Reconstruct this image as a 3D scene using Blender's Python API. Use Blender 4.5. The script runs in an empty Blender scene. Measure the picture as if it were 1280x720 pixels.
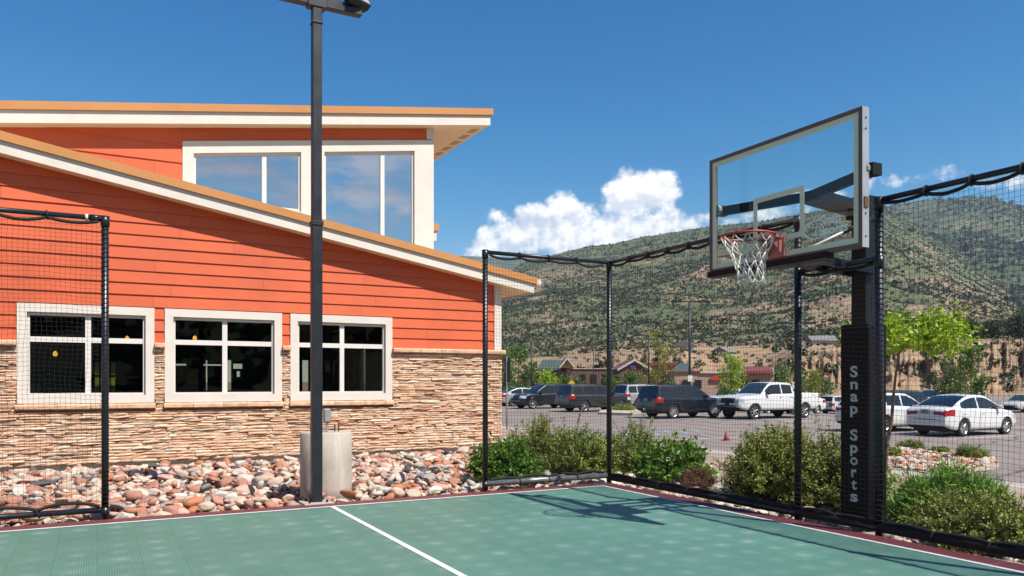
import bpy, math, random
import numpy as np
from mathutils import Vector, Matrix

R = math.radians
rng = np.random.default_rng(7)
random.seed(7)
scene = bpy.context.scene
col = scene.collection

# ------------------------------------------------------------------ camera, sky, sun, exposure
EYE, FPX, HOR = 1.4, 971.0, 477.0            # eye height, focal length in photo pixels, horizon row
HEAD = R(28.08)                              # heading, clockwise from +Y
CH, SH = math.cos(HEAD), math.sin(HEAD)
cam_d = bpy.data.cameras.new('camera')
cam = bpy.data.objects.new('camera', cam_d)
col.objects.link(cam)
cam.location = (0, 0, EYE)
cam.rotation_euler = (R(90), 0, -HEAD)
cam_d.sensor_width = 36
cam_d.lens = FPX / 1280 * 36
cam_d.shift_y = (HOR - 360) / 1280
cam_d.clip_start = 0.05
cam_d.clip_end = 30000
scene.camera = cam

SUN = Vector((0.285, -0.68, 1.0)).normalized()
world = bpy.data.worlds.new('World')
scene.world = world
world.use_nodes = True
sun_d = bpy.data.lights.new('sun', 'SUN')
sun_d.energy = 5.0
sun_d.angle = R(0.53)
sun_d.color = (1.0, 0.955, 0.89)
sun = bpy.data.objects.new('sun', sun_d)
col.objects.link(sun)
sun.location = (0, -20, 40)
sun.rotation_euler = (-SUN).to_track_quat('-Z', 'Y').to_euler()

scene.view_settings.view_transform = 'Standard'
scene.view_settings.look = 'None'
scene.view_settings.gamma = 1
scene.view_settings.use_curve_mapping = False
scene.view_settings.exposure = 0.60
cy = scene.cycles
cy.max_bounces = 10
cy.diffuse_bounces = 3
cy.glossy_bounces = 4
cy.transmission_bounces = 6
cy.transparent_max_bounces = 24
cy.volume_bounces = 0
cy.use_denoising = True
cy.caustics_reflective = False
cy.caustics_refractive = False


def ray(px):
    a = (px - 640) / FPX
    return CH * a + SH, -SH * a + CH


def onY(px, py, Y):
    x, y = ray(px)
    D = Y / y
    return Vector((x * D, Y, EYE + (HOR - py) / FPX * D))


def onX(px, py, X):
    x, y = ray(px)
    D = X / x
    return Vector((X, y * D, EYE + (HOR - py) / FPX * D))


def atD(px, py, D):
    x, y = ray(px)
    return Vector((x * D, y * D, EYE + (HOR - py) / FPX * D))


def gnd(px, py, z):
    return atD(px, py, (EYE - z) * FPX / (py - HOR))


# ------------------------------------------------------------------ node helpers
class NT:
    def __init__(s, tree):
        s.t = tree
        s.n = tree.nodes
        s.l = tree.links

    def new(s, typ, **kw):
        n = s.n.new(typ)
        ins = kw.pop('ins', {})
        for k, v in kw.items():
            setattr(n, k, v)
        for k, v in ins.items():
            s.set(n, k, v)
        return n

    def set(s, n, k, v):
        if isinstance(v, bpy.types.NodeSocket):
            s.l.new(v, n.inputs[k])
        else:
            n.inputs[k].default_value = v

    def math(s, op, a, b=0.0, c=0.0, clamp=False):
        n = s.n.new('ShaderNodeMath')
        n.operation = op
        n.use_clamp = clamp
        s.set(n, 0, a)
        s.set(n, 1, b)
        if len(n.inputs) > 2:
            s.set(n, 2, c)
        return n.outputs[0]

    def mix(s, fac, a, b, blend='MIX'):
        n = s.n.new('ShaderNodeMix')
        n.data_type = 'RGBA'
        n.blend_type = blend
        s.set(n, 0, fac)
        s.set(n, 6, a)
        s.set(n, 7, b)
        return n.outputs[2]

    def ramp(s, fac, stops, interp='LINEAR'):
        n = s.n.new('ShaderNodeValToRGB')
        n.color_ramp.interpolation = interp
        e = n.color_ramp.elements
        while len(e) < len(stops):
            e.new(0.5)
        for i, (p, c) in enumerate(stops):
            e[i].position = p
            e[i].color = c if len(c) == 4 else (*c, 1)
        s.set(n, 0, fac)
        return n.outputs[0]

    def mapr(s, v, a, b, c=0.0, d=1.0, smooth=False):
        n = s.n.new('ShaderNodeMapRange')
        n.interpolation_type = 'SMOOTHSTEP' if smooth else 'LINEAR'
        for i, x in enumerate((v, a, b, c, d)):
            s.set(n, i, x)
        return n.outputs[0]

    def noise(s, vec, scale, detail=4, rough=0.55, dist=0.0):
        n = s.n.new('ShaderNodeTexNoise')
        if vec is not None:
            s.set(n, 'Vector', vec)
        s.set(n, 'Scale', scale)
        s.set(n, 'Detail', detail)
        s.set(n, 'Roughness', rough)
        s.set(n, 'Distortion', dist)
        return n.outputs['Fac']


def c4(c):
    return (*c, 1) if len(c) == 3 else c


def newmat(name):
    m = bpy.data.materials.new(name)
    m.use_nodes = True
    t = NT(m.node_tree)
    t.n.clear()
    out = t.new('ShaderNodeOutputMaterial')
    b = t.new('ShaderNodeBsdfPrincipled')
    t.l.new(b.outputs[0], out.inputs[0])
    return m, t, b, out


def mat(name, base, rough=0.6, metal=0.0, var=0.12, scale=6.0, bump=0.0, bscale=40.0, spec=0.5, coat=0.0, island=0.0):
    """plain procedural material: base colour with noise wear, roughness variation and optional bump"""
    m, t, b, out = newmat(name)
    tc = t.new('ShaderNodeTexCoord').outputs['Object']
    nz = t.noise(tc, scale, 6, 0.6)
    k = t.mapr(nz, 0.3, 0.7, 1 - var, 1 + var)
    if island:
        g = t.new('ShaderNodeNewGeometry').outputs['Random Per Island']
        k = t.math('MULTIPLY', k, t.mapr(g, 0, 1, 1 - island, 1 + island))
    h = t.new('ShaderNodeVectorMath', operation='SCALE', ins={0: base[:3]})
    t.set(h, 'Scale', k)
    t.set(b, 'Base Color', h.outputs[0])
    t.set(b, 'Roughness', t.mapr(nz, 0.3, 0.7, max(0, rough - 0.07), min(1, rough + 0.07)))
    t.set(b, 'Metallic', metal)
    t.set(b, 'Specular IOR Level', spec)
    if coat:
        t.set(b, 'Coat Weight', coat)
        t.set(b, 'Coat Roughness', 0.04)
    if bump:
        bn = t.new('ShaderNodeBump', ins={'Strength': bump, 'Distance': 0.01})
        t.set(bn, 'Height', t.noise(tc, bscale, 5, 0.6))
        t.set(b, 'Normal', bn.outputs[0])
    return m


def rampmat(name, stops, rough=0.8, bump=0.3, bscale=30.0, nscale=9.0, nvar=0.25):
    """colour picked per loose piece (stone, rock, leaf) plus noise"""
    m, t, b, out = newmat(name)
    tc = t.new('ShaderNodeTexCoord').outputs['Object']
    g = t.new('ShaderNodeNewGeometry').outputs['Random Per Island']
    c = t.ramp(g, stops, 'LINEAR')
    nz = t.noise(tc, nscale, 6, 0.65)
    h = t.new('ShaderNodeVectorMath', operation='SCALE', ins={0: c})
    t.set(h, 'Scale', t.mapr(nz, 0.3, 0.7, 1 - nvar, 1 + nvar))
    t.set(b, 'Base Color', h.outputs[0])
    t.set(b, 'Roughness', rough)
    t.set(b, 'Specular IOR Level', 0.25)
    if bump:
        bn = t.new('ShaderNodeBump', ins={'Strength': bump, 'Distance': 0.02})
        t.set(bn, 'Height', t.noise(tc, bscale, 6, 0.65))
        t.set(b, 'Normal', bn.outputs[0])
    return m


def leafmat(name, stops, rough=0.55, trans=0.35, nscale=1.6):
    m, t, b, out = newmat(name)
    tc = t.new('ShaderNodeTexCoord').outputs['Object']
    g = t.new('ShaderNodeNewGeometry').outputs['Random Per Island']
    nz = t.noise(tc, nscale, 4, 0.6)
    f = t.math('ADD', t.math('MULTIPLY', g, 0.55), t.mapr(nz, 0.3, 0.7, 0.0, 0.45))
    c = t.ramp(f, stops)
    t.set(b, 'Base Color', c)
    t.set(b, 'Roughness', rough)
    t.set(b, 'Specular IOR Level', 0.35)
    tr = t.new('ShaderNodeBsdfTranslucent')
    t.set(tr, 'Color', t.mix(0.5, c, (0.30, 0.36, 0.03, 1), 'MIX'))
    mx = t.new('ShaderNodeMixShader', ins={0: trans})
    t.l.new(b.outputs[0], mx.inputs[1])
    t.l.new(tr.outputs[0], mx.inputs[2])
    t.l.new(mx.outputs[0], out.inputs[0])
    return m


def glassmat(name, tint, base_refl, rough=0.0, film=0.0, film_col=(0.5, 0.55, 0.55)):
    """thin pane: transmits with a tint, mirrors by Fresnel plus a coating, optional dust film"""
    m, t, b, out = newmat(name)
    t.n.remove(b)
    ge = t.new('ShaderNodeNewGeometry')
    dt = t.new('ShaderNodeVectorMath', operation='DOT_PRODUCT', ins={0: ge.outputs['Normal'], 1: ge.outputs['Incoming']})
    k = t.math('SUBTRACT', 1.0, t.math('ABSOLUTE', dt.outputs['Value']), clamp=True)
    sch = t.math('ADD', t.math('MULTIPLY', t.math('POWER', k, 5.0), 0.955), 0.045)
    fac = t.math('ADD', t.math('MULTIPLY', sch, 1.0 - base_refl), base_refl, clamp=True)
    tr = t.new('ShaderNodeBsdfTransparent', ins={'Color': c4(tint)})
    gl = t.new('ShaderNodeBsdfGlossy', ins={'Roughness': rough, 'Color': (0.95, 0.97, 1, 1)})
    mx = t.new('ShaderNodeMixShader')
    t.set(mx, 0, fac)
    t.l.new(tr.outputs[0], mx.inputs[1])
    t.l.new(gl.outputs[0], mx.inputs[2])
    last = mx
    if film:
        df = t.new('ShaderNodeBsdfDiffuse', ins={'Color': c4(film_col)})
        m2 = t.new('ShaderNodeMixShader', ins={0: film})
        t.l.new(mx.outputs[0], m2.inputs[1])
        t.l.new(df.outputs[0], m2.inputs[2])
        last = m2
    t.l.new(last.outputs[0], out.inputs[0])
    return m


# ------------------------------------------------------------------ sky with cumulus
def build_world():
    t = NT(world.node_tree)
    t.n.clear()
    out = t.new('ShaderNodeOutputWorld')
    bg = t.new('ShaderNodeBackground', ins={'Strength': 0.058})
    sky = t.new('ShaderNodeTexSky', sky_type='NISHITA', sun_disc=False)
    sky.sun_elevation = math.asin(SUN.z)
    sky.sun_rotation = math.atan2(SUN.x, SUN.y)
    sky.altitude = 1900
    sky.air_density = 1.15
    sky.dust_density = 0.25
    sky.ozone_density = 3.2
    d = t.new('ShaderNodeTexCoord').outputs['Generated']
    sep = t.new('ShaderNodeSeparateXYZ', ins={0: d})
    x, y, z = sep.outputs
    az = t.math('ARCTAN2', x, y)
    hl = t.math('SQRT', t.math('ADD', t.math('MULTIPLY', x, x), t.math('MULTIPLY', y, y)))
    el = t.math('DIVIDE', z, t.math('MAXIMUM', hl, 0.05))
    # cumulus lobes: azimuth / elevation, half sizes
    def ae(px, py):
        a = (px - 640) / FPX
        return HEAD + math.atan(a), (HOR - py) / FPX / math.sqrt(1 + a * a)
    lobes = [(640, 298, 46, 32, 1), (612, 306, 24, 22, .7), (626, 270, 22, 16, .8), (668, 285, 48, 34, 1), (704, 256, 24, 26, 1), (722, 290, 60, 44, 1), (790, 250, 46, 42, 1),
             (822, 242, 34, 34, 1), (780, 288, 70, 40, 1), (832, 285, 46, 28, .9), (870, 276, 24, 12, .7), (606, 318, 30, 12, .35), (940, 272, 75, 14, .42), (1015, 246, 40, 13, .45),
             (1105, 226, 36, 11, .42), (1172, 218, 26, 9, .36), (1280, 226, 50, 12, .36)]
    val = None
    vec = t.new('ShaderNodeCombineXYZ', ins={0: az, 1: el, 2: 0.0}).outputs[0]
    for px, py, w, h, pk in lobes:
        a0, e0 = ae(px, py)
        q = t.math('ADD', t.math('POWER', t.math('DIVIDE', t.math('SUBTRACT', az, a0), w / FPX), 2.0),
                   t.math('POWER', t.math('DIVIDE', t.math('SUBTRACT', el, e0), h / FPX), 2.0))
        v = t.math('MULTIPLY', t.math('SUBTRACT', 1.0, q), pk)
        val = v if val is None else t.math('SMOOTH_MAX', val, v, 0.25)
    val = t.math('MAXIMUM', val, -1.0)
    n1 = t.noise(vec, 26, 9, 0.62)
    n2 = t.noise(vec, 9, 6, 0.6)
    edge = t.math('ADD', val, t.mapr(n1, 0.25, 0.75, -0.75, 0.55))
    dens = t.mapr(edge, -0.02, 0.60, 0, 1, True)
    # light from upper right: compare the noise with itself shifted towards the sun
    off = t.new('ShaderNodeVectorMath', operation='ADD', ins={0: vec, 1: (0.006, 0.012, 0)}).outputs[0]
    n1b = t.noise(off, 26, 9, 0.62)
    rel = t.math('SUBTRACT', n1, n1b)
    lit = t.math('ADD', t.mapr(rel, -0.16, 0.14, 0.0, 1.0, True), t.mapr(n2, 0.3, 0.7, -0.22, 0.28))
    lit = t.math('ADD', lit, t.mapr(el, 0.165, 0.27, -0.30, 0.30), clamp=True)
    ccol = t.mix(lit, (7.6, 8.6, 10.3, 1), (14.4, 14.2, 13.9, 1))
    # broken layer of cloud on the other side of the sky (behind the camera)
    v2 = t.new('ShaderNodeVectorMath', operation='MULTIPLY', ins={0: d, 1: (2.2, 2.2, 7.0)}).outputs[0]
    n3 = t.noise(v2, 2.1, 8, 0.62, 0.5)
    back = t.math('MULTIPLY', t.mapr(n3, 0.40, 0.60, 0, 1, True), t.mapr(y, -0.12, -0.45, 0, 1, True))
    back = t.math('MULTIPLY', back, t.mapr(el, 0.02, 0.12, 0.4, 1, True))
    back = t.math('MULTIPLY', back, t.mapr(el, 1.0, 0.6, 0, 0.9, True))
    n4 = t.noise(v2, 3.1, 5, 0.6)
    bcol = t.mix(t.mapr(n4, 0.35, 0.65), (4.2, 4.7, 6.1, 1), (9.0, 9.2, 10.2, 1))
    hs = t.new('ShaderNodeHueSaturation', ins={'Saturation': 1.3, 'Value': 1.35, 'Color': sky.outputs[0]})
    # deepen the blue overhead the way the thin mountain air does
    rgb = t.new('ShaderNodeSeparateColor', ins={0: hs.outputs[0]})
    chan = []
    for i, (a, g) in enumerate(((6.3, .87), (1.42, .16), (1.01, -.14))):
        xx = t.math('MULTIPLY', rgb.outputs[i], 0.0832)
        gn = t.math('MINIMUM', t.math('MULTIPLY', t.math('POWER', t.math('MAXIMUM', xx, .01), g), a), 1.35)
        chan.append(t.math('MULTIPLY', rgb.outputs[i], gn))
    sk = t.new('ShaderNodeCombineColor', ins={0: chan[0], 1: chan[1], 2: chan[2]}).outputs[0]
    c = t.mix(dens, sk, ccol)
    c = t.mix(back, c, bcol)
    t.set(bg, 'Color', c)
    t.l.new(bg.outputs[0], out.inputs[0])


build_world()


# ------------------------------------------------------------------ mesh helpers
def tag(o, label=None, cat=None, group=None, kind=None):
    for k, v in (('label', label), ('category', cat), ('group', group), ('kind', kind)):
        if v:
            o[k] = v
    return o


def empty(name, loc=(0, 0, 0), rz=0.0, label=None, cat=None, group=None):
    o = bpy.data.objects.new(name, None)
    o.empty_display_size = 0.3
    col.objects.link(o)
    o.location = loc
    o.rotation_euler = (0, 0, rz)
    return tag(o, label, cat, group)


def copy_tree(o, parent=None):
    c = o.copy()
    col.objects.link(c)
    c.parent = parent
    for ch in list(o.children):
        copy_tree(ch, c)
    return c


class MB:
    def __init__(s):
        s.v = []
        s.f = []
        s.m = []

    def add(s, vs, fs, mi=0):
        b = len(s.v)
        s.v += [tuple(p) for p in vs]
        s.f += [tuple(b + i for i in f) for f in fs]
        s.m += [mi] * len(fs)
        return s

    def box(s, lo, hi, mi=0, M=None):
        x0, y0, z0 = lo
        x1, y1, z1 = hi
        vs = [Vector(p) for p in ((x0, y0, z0), (x1, y0, z0), (x1, y1, z0), (x0, y1, z0), (x0, y0, z1), (x1, y0, z1), (x1, y1, z1), (x0, y1, z1))]
        if M is not None:
            vs = [M @ p for p in vs]
        return s.add(vs, [(0, 3, 2, 1), (4, 5, 6, 7), (0, 1, 5, 4), (1, 2, 6, 5), (2, 3, 7, 6), (3, 0, 4, 7)], mi)

    def cbox(s, lo, hi, c=0.01, mi=0, M=None):
        """box with chamfered edges"""
        x0, y0, z0 = lo
        x1, y1, z1 = hi
        c = min(c, (x1 - x0) * .45, (y1 - y0) * .45, (z1 - z0) * .45)
        vs = []
        for zi, z in enumerate((z0, z0 + c, z1 - c, z1)):
            i = c if zi in (0, 3) else 0
            j = c
            a0, a1, b0, b1 = x0 + i, x1 - i, y0 + i, y1 - i
            vs += [(a0 + j, b0, z), (a1 - j, b0, z), (a1, b0 + j, z), (a1, b1 - j, z), (a1 - j, b1, z), (a0 + j, b1, z), (a0, b1 - j, z), (a0, b0 + j, z)]
        vs = [Vector(p) for p in vs]
        if M is not None:
            vs = [M @ p for p in vs]
        fs = [tuple(range(7, -1, -1)), tuple(range(24, 32))]
        for k in range(3):
            for i in range(8):
                fs.append((k * 8 + i, k * 8 + (i + 1) % 8, k * 8 + 8 + (i + 1) % 8, k * 8 + 8 + i))
        return s.add(vs, fs, mi)

    def tube(s, pts, r, n=8, mi=0, caps=True):
        pts = [Vector(p) for p in pts]
        rs = r if isinstance(r, (list, tuple)) else [r] * len(pts)
        b = len(s.v)
        prev = None
        for i, p in enumerate(pts):
            if i == 0:
                d = pts[1] - p
            elif i == len(pts) - 1:
                d = p - pts[i - 1]
            else:
                d = (pts[i + 1] - p).normalized() + (p - pts[i - 1]).normalized()
            if d.length < 1e-9:
                d = Vector((0, 0, 1))
            d.normalize()
            if prev is None:
                up = Vector((0, 0, 1)) if abs(d.z) < 0.9 else Vector((1, 0, 0))
                u = d.cross(up).normalized()
            else:
                u = prev - d * prev.dot(d)
                if u.length < 1e-6:
                    u = d.orthogonal()
                u.normalize()
            prev = u
            w = d.cross(u)
            for k in range(n):
                a = 2 * math.pi * (k + 0.5) / n
                s.v.append(tuple(p + u * (math.cos(a) * rs[i]) + w * (math.sin(a) * rs[i])))
        for i in range(len(pts) - 1):
            for k in range(n):
                a, c = b + i * n + k, b + i * n + (k + 1) % n
                s.f.append((a, c, c + n, a + n))
                s.m.append(mi)
        if caps:
            s.f.append(tuple(b + k for k in range(n - 1, -1, -1)))
            s.f.append(tuple(b + (len(pts) - 1) * n + k for k in range(n)))
            s.m += [mi, mi]
        return s

    def lathe(s, prof, n=24, mi=0, M=None, closed=False):
        """prof: (radius, height) pairs about local Z"""
        b = len(s.v)
        for r, h in prof:
            for k in range(n):
                a = 2 * math.pi * k / n
                p = Vector((r * math.cos(a), r * math.sin(a), h))
                s.v.append(tuple(M @ p if M is not None else p))
        m = len(prof)
        for i in range(m if closed else m - 1):
            j = (i + 1) % m
            for k in range(n):
                k2 = (k + 1) % n
                s.f.append((b + i * n + k, b + i * n + k2, b + j * n + k2, b + j * n + k))
                s.m.append(mi)
        if not closed:
            s.f.append(tuple(b + k for k in range(n - 1, -1, -1)))
            s.f.append(tuple(b + (m - 1) * n + k for k in range(n)))
            s.m += [mi, mi]
        return s

    def prism(s, poly, fn, d0, d1, mi=0):
        """poly of (u, v); fn(u, v, d) -> point; extruded from d0 to d1"""
        n = len(poly)
        vs = [fn(u, v, d0) for u, v in poly] + [fn(u, v, d1) for u, v in poly]
        fs = [tuple(range(n)), tuple(range(2 * n - 1, n - 1, -1))]
        for i in range(n):
            j = (i + 1) % n
            fs.append((i, i + n, j + n, j))
        return s.add(vs, fs, mi)

    def build(s, name, mats, parent=None, org=None, smooth=False, loc=None):
        if org is None and parent is not None:
            p = parent
            while p.parent is not None:
                p = p.parent
            org = p.location
        if org is None:
            org = (0, 0, 0)
        V = np.array(s.v, dtype=np.float64).reshape(-1, 3) - np.array(org, dtype=np.float64)
        me = bpy.data.meshes.new(name)
        me.from_pydata(V.tolist(), [], s.f)
        mats = mats if isinstance(mats, (list, tuple)) else [mats]
        for m in mats:
            me.materials.append(m)
        if len(mats) > 1:
            me.polygons.foreach_set('material_index', s.m)
        if smooth:
            me.polygons.foreach_set('use_smooth', [True] * len(s.f))
        me.update()
        o = bpy.data.objects.new(name, me)
        col.objects.link(o)
        if parent is not None:
            o.parent = parent
        elif loc is not None:
            o.location = loc
        elif any(abs(c) > 0 for c in org):
            o.location = org
        return o


def fix_normals(o):
    import bmesh
    bm = bmesh.new()
    bm.from_mesh(o.data)
    bmesh.ops.recalc_face_normals(bm, faces=bm.faces)
    bm.to_mesh(o.data)
    bm.free()
    return o


def np_mesh(name, V, Fq, mats, parent=None, smooth=False, loc=None, mi=None):
    """numpy mesh: Fq is an (n, k) index array"""
    me = bpy.data.meshes.new(name)
    V = np.asarray(V, dtype=np.float32)
    Fq = np.asarray(Fq, dtype=np.int32)
    k = Fq.shape[1]
    me.vertices.add(len(V))
    me.vertices.foreach_set('co', V.ravel())
    me.loops.add(Fq.size)
    me.loops.foreach_set('vertex_index', Fq.ravel())
    me.polygons.add(len(Fq))
    me.polygons.foreach_set('loop_start', np.arange(0, Fq.size, k, dtype=np.int32))
    me.polygons.foreach_set('loop_total', np.full(len(Fq), k, dtype=np.int32))
    for m in (mats if isinstance(mats, (list, tuple)) else [mats]):
        me.materials.append(m)
    if mi is not None:
        me.polygons.foreach_set('material_index', np.asarray(mi, dtype=np.int32))
    if smooth:
        me.polygons.foreach_set('use_smooth', np.ones(len(Fq), dtype=bool))
    me.update(calc_edges=True)
    me.validate()
    o = bpy.data.objects.new(name, me)
    col.objects.link(o)
    if parent is not None:
        o.parent = parent
    if loc is not None:
        o.location = loc
    return o


def text_mesh(txt, size, extrude=0.0, bold=0.0):
    cu = bpy.data.curves.new('lettering', 'FONT')
    cu.body = txt
    cu.size = size
    cu.extrude = extrude
    cu.align_x = 'CENTER'
    cu.offset = bold * size
    cu.resolution_u = 4
    o = bpy.data.objects.new('lettering', cu)
    col.objects.link(o)
    dg = bpy.context.evaluated_depsgraph_get()
    me = bpy.data.meshes.new_from_object(o.evaluated_get(dg))
    vs = [v.co.copy() for v in me.vertices]
    fs = [tuple(p.vertices) for p in me.polygons]
    bpy.data.objects.remove(o)
    bpy.data.curves.remove(cu)
    bpy.data.meshes.remove(me)
    return vs, fs


def icosphere(sub):
    t = (1 + 5 ** .5) / 2
    v = [(-1, t, 0), (1, t, 0), (-1, -t, 0), (1, -t, 0), (0, -1, t), (0, 1, t), (0, -1, -t), (0, 1, -t), (t, 0, -1), (t, 0, 1), (-t, 0, -1), (-t, 0, 1)]
    f = [(0, 11, 5), (0, 5, 1), (0, 1, 7), (0, 7, 10), (0, 10, 11), (1, 5, 9), (5, 11, 4), (11, 10, 2), (10, 7, 6), (7, 1, 8), (3, 9, 4), (3, 4, 2), (3, 2, 6), (3, 6, 8), (3, 8, 9), (4, 9, 5), (2, 4, 11), (6, 2, 10), (8, 6, 7), (9, 8, 1)]
    v = [tuple(np.array(p) / np.linalg.norm(p)) for p in v]
    for _ in range(sub):
        cache = {}
        nf = []

        def mid(a, b):
            k = (min(a, b), max(a, b))
            if k not in cache:
                p = np.array(v[a]) + np.array(v[b])
                v.append(tuple(p / np.linalg.norm(p)))
                cache[k] = len(v) - 1
            return cache[k]
        for a, b, c in f:
            ab, bc, ca = mid(a, b), mid(b, c), mid(c, a)
            nf += [(a, ab, ca), (b, bc, ab), (c, ca, bc), (ab, bc, ca)]
        f = nf
    return np.array(v), np.array(f)

# ------------------------------------------------------------------ materials of the setting
M = {}
M['siding'] = mat('orange_siding', (0.69, 0.128, 0.045), 0.6, var=0.12, scale=0.9, bump=0.15, bscale=60, spec=0.35, island=0.055)
M['siding_u'] = M['siding']
M['white'] = mat('cream_trim_paint', (0.80, 0.725, 0.635), 0.5, var=0.05, scale=2.5, spec=0.4)
M['vinyl'] = mat('white_window_frame', (0.82, 0.775, 0.715), 0.4, var=0.03, scale=3)
M['tan'] = mat('tan_metal_roof_edge', (0.62, 0.27, 0.085), 0.5, var=0.06, scale=1.1, spec=0.4)
M['rooftop'] = mat('pale_metal_roof', (0.62, 0.52, 0.40), 0.5, var=0.08, scale=1)  # unseen roof tops made pale to bounce light onto the soffits
M['soffit'] = mat('cream_soffit', (0.98, 0.74, 0.46), 0.6, var=0.05, scale=2)
M['vent'] = mat('soffit_vent', (0.56, 0.38, 0.22), 0.7, var=0.1)
M['stone'] = rampmat('ledge_stone', [(0.0, (0.50, 0.27, 0.16)), (0.12, (0.72, 0.47, 0.31)), (0.35, (0.80, 0.53, 0.35)), (0.55, (0.73, 0.42, 0.26)), (0.75, (0.83, 0.60, 0.42)), (0.93, (0.78, 0.62, 0.47)), (1.0, (0.46, 0.31, 0.24))], 0.85, 0.7, 26, 7, 0.22)
M['found'] = mat('dark_foundation', (0.11, 0.075, 0.055), 0.9, var=0.25, scale=5, bump=0.4)
M['mortar'] = mat('stone_mortar', (0.36, 0.22, 0.145), 0.9, var=0.2, scale=9, bump=0.4)
M['glass_low'] = glassmat('window_glass', (0.36, 0.37, 0.34), 0.0)
M['glass_up'] = glassmat('clerestory_glass', (0.16, 0.19, 0.22), 0.56)
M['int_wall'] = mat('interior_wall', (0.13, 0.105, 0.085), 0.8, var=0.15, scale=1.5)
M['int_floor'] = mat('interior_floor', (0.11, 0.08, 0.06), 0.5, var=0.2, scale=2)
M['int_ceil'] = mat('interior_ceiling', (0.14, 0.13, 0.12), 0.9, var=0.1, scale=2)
M['black'] = mat('black_steel', (0.012, 0.014, 0.020), 0.42, var=0.25, scale=5, spec=0.5)
M['blackpipe'] = mat('black_vinyl_pipe', (0.010, 0.012, 0.017), 0.35, var=0.3, scale=8, spec=0.55)
M['rope'] = mat('black_border_rope', (0.010, 0.010, 0.012), 0.75, var=0.3, scale=60, bump=0.8, bscale=160)
M['netting'] = mat('black_netting', (0.012, 0.012, 0.014), 0.8, var=0.2, scale=20)
M['concrete'] = mat('pale_concrete', (0.52, 0.45, 0.37), 0.85, var=0.16, scale=2.2, bump=0.35, bscale=22)
def stained_concrete():
    m, t, b, out = newmat('stained_concrete')
    tc = t.new('ShaderNodeTexCoord').outputs['Object']
    sx = t.new('ShaderNodeSeparateXYZ', ins={0: tc})
    st = t.new('ShaderNodeCombineXYZ', ins={0: t.math('MULTIPLY', sx.outputs[0], 9.0), 1: t.math('MULTIPLY', sx.outputs[1], 9.0), 2: t.math('MULTIPLY', sx.outputs[2], 0.9)}).outputs[0]
    n1, n2, n3 = t.noise(st, 1.0, 6, .65), t.noise(tc, 3.2, 7, .7), t.noise(tc, 60, 4, .6)
    c = t.ramp(t.math('ADD', t.math('MULTIPLY', n1, .5), t.math('MULTIPLY', n2, .5)), [(.32, (.37, .30, .235)), (.5, (.53, .45, .37)), (.68, (.60, .53, .45))])
    c = t.mix(t.mapr(n1, .60, .72, 0, .5), c, (.72, .66, .58, 1))
    c = t.mix(t.mapr(n2, .62, .70, 0, .45), c, (.26, .19, .14, 1))
    t.set(b, 'Base Color', c)
    t.set(b, 'Roughness', .88)
    bn = t.new('ShaderNodeBump', ins={'Strength': .5, 'Distance': .006})
    t.set(bn, 'Height', t.math('ADD', n3, t.math('MULTIPLY', n2, .8)))
    t.set(b, 'Normal', bn.outputs[0])
    return m


M['footing'] = stained_concrete()
M['walk'] = mat('concrete_walk', (0.46, 0.40, 0.34), 0.85, var=0.12, scale=1.2, bump=0.3, bscale=30)
M['wline'] = mat('white_line_paint', (0.80, 0.80, 0.77), 0.5, var=0.05, scale=6)


def asphalt_mat():
    m, t, b, out = newmat('worn_asphalt')
    tc = t.new('ShaderNodeTexCoord').outputs['Object']
    big = t.noise(tc, 0.16, 6, 0.65)
    mid = t.noise(tc, 1.7, 6, 0.7)
    fine = t.noise(tc, 55, 3, 0.6)
    f = t.math('ADD', t.math('MULTIPLY', big, 0.6), t.math('MULTIPLY', mid, 0.4))
    c = t.ramp(f, [(0.3, (0.23, 0.18, 0.15)), (0.5, (0.295, 0.235, 0.20)), (0.7, (0.36, 0.295, 0.25))])
    c = t.mix(t.mapr(fine, 0.3, 0.7, 0.0, 0.35), c, (0.17, 0.145, 0.13, 1))
    spot = t.noise(tc, .9, 3, .5)
    c = t.mix(t.mapr(spot, .64, .72, 0, .55), c, (.10, .085, .075, 1))
    # tarred cracks
    dv = t.new('ShaderNodeVectorMath', operation='ADD', ins={0: tc})
    nv = t.new('ShaderNodeTexNoise', ins={'Scale': 0.5, 'Detail': 5})
    t.set(nv, 'Vector', tc)
    t.set(dv, 1, nv.outputs['Color'])
    vo = t.new('ShaderNodeTexVoronoi', feature='DISTANCE_TO_EDGE', ins={'Scale': 0.16})
    t.set(vo, 'Vector', dv.outputs[0])
    crack = t.mapr(vo.outputs['Distance'], 0.004, 0.010, 0.75, 0)
    c = t.mix(crack, c, (0.04, 0.036, 0.034, 1))
    t.set(b, 'Base Color', c)
    t.set(b, 'Roughness', 0.85)
    bn = t.new('ShaderNodeBump', ins={'Strength': 0.4, 'Distance': 0.01})
    t.set(bn, 'Height', fine)
    t.set(b, 'Normal', bn.outputs[0])
    return m


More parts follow.
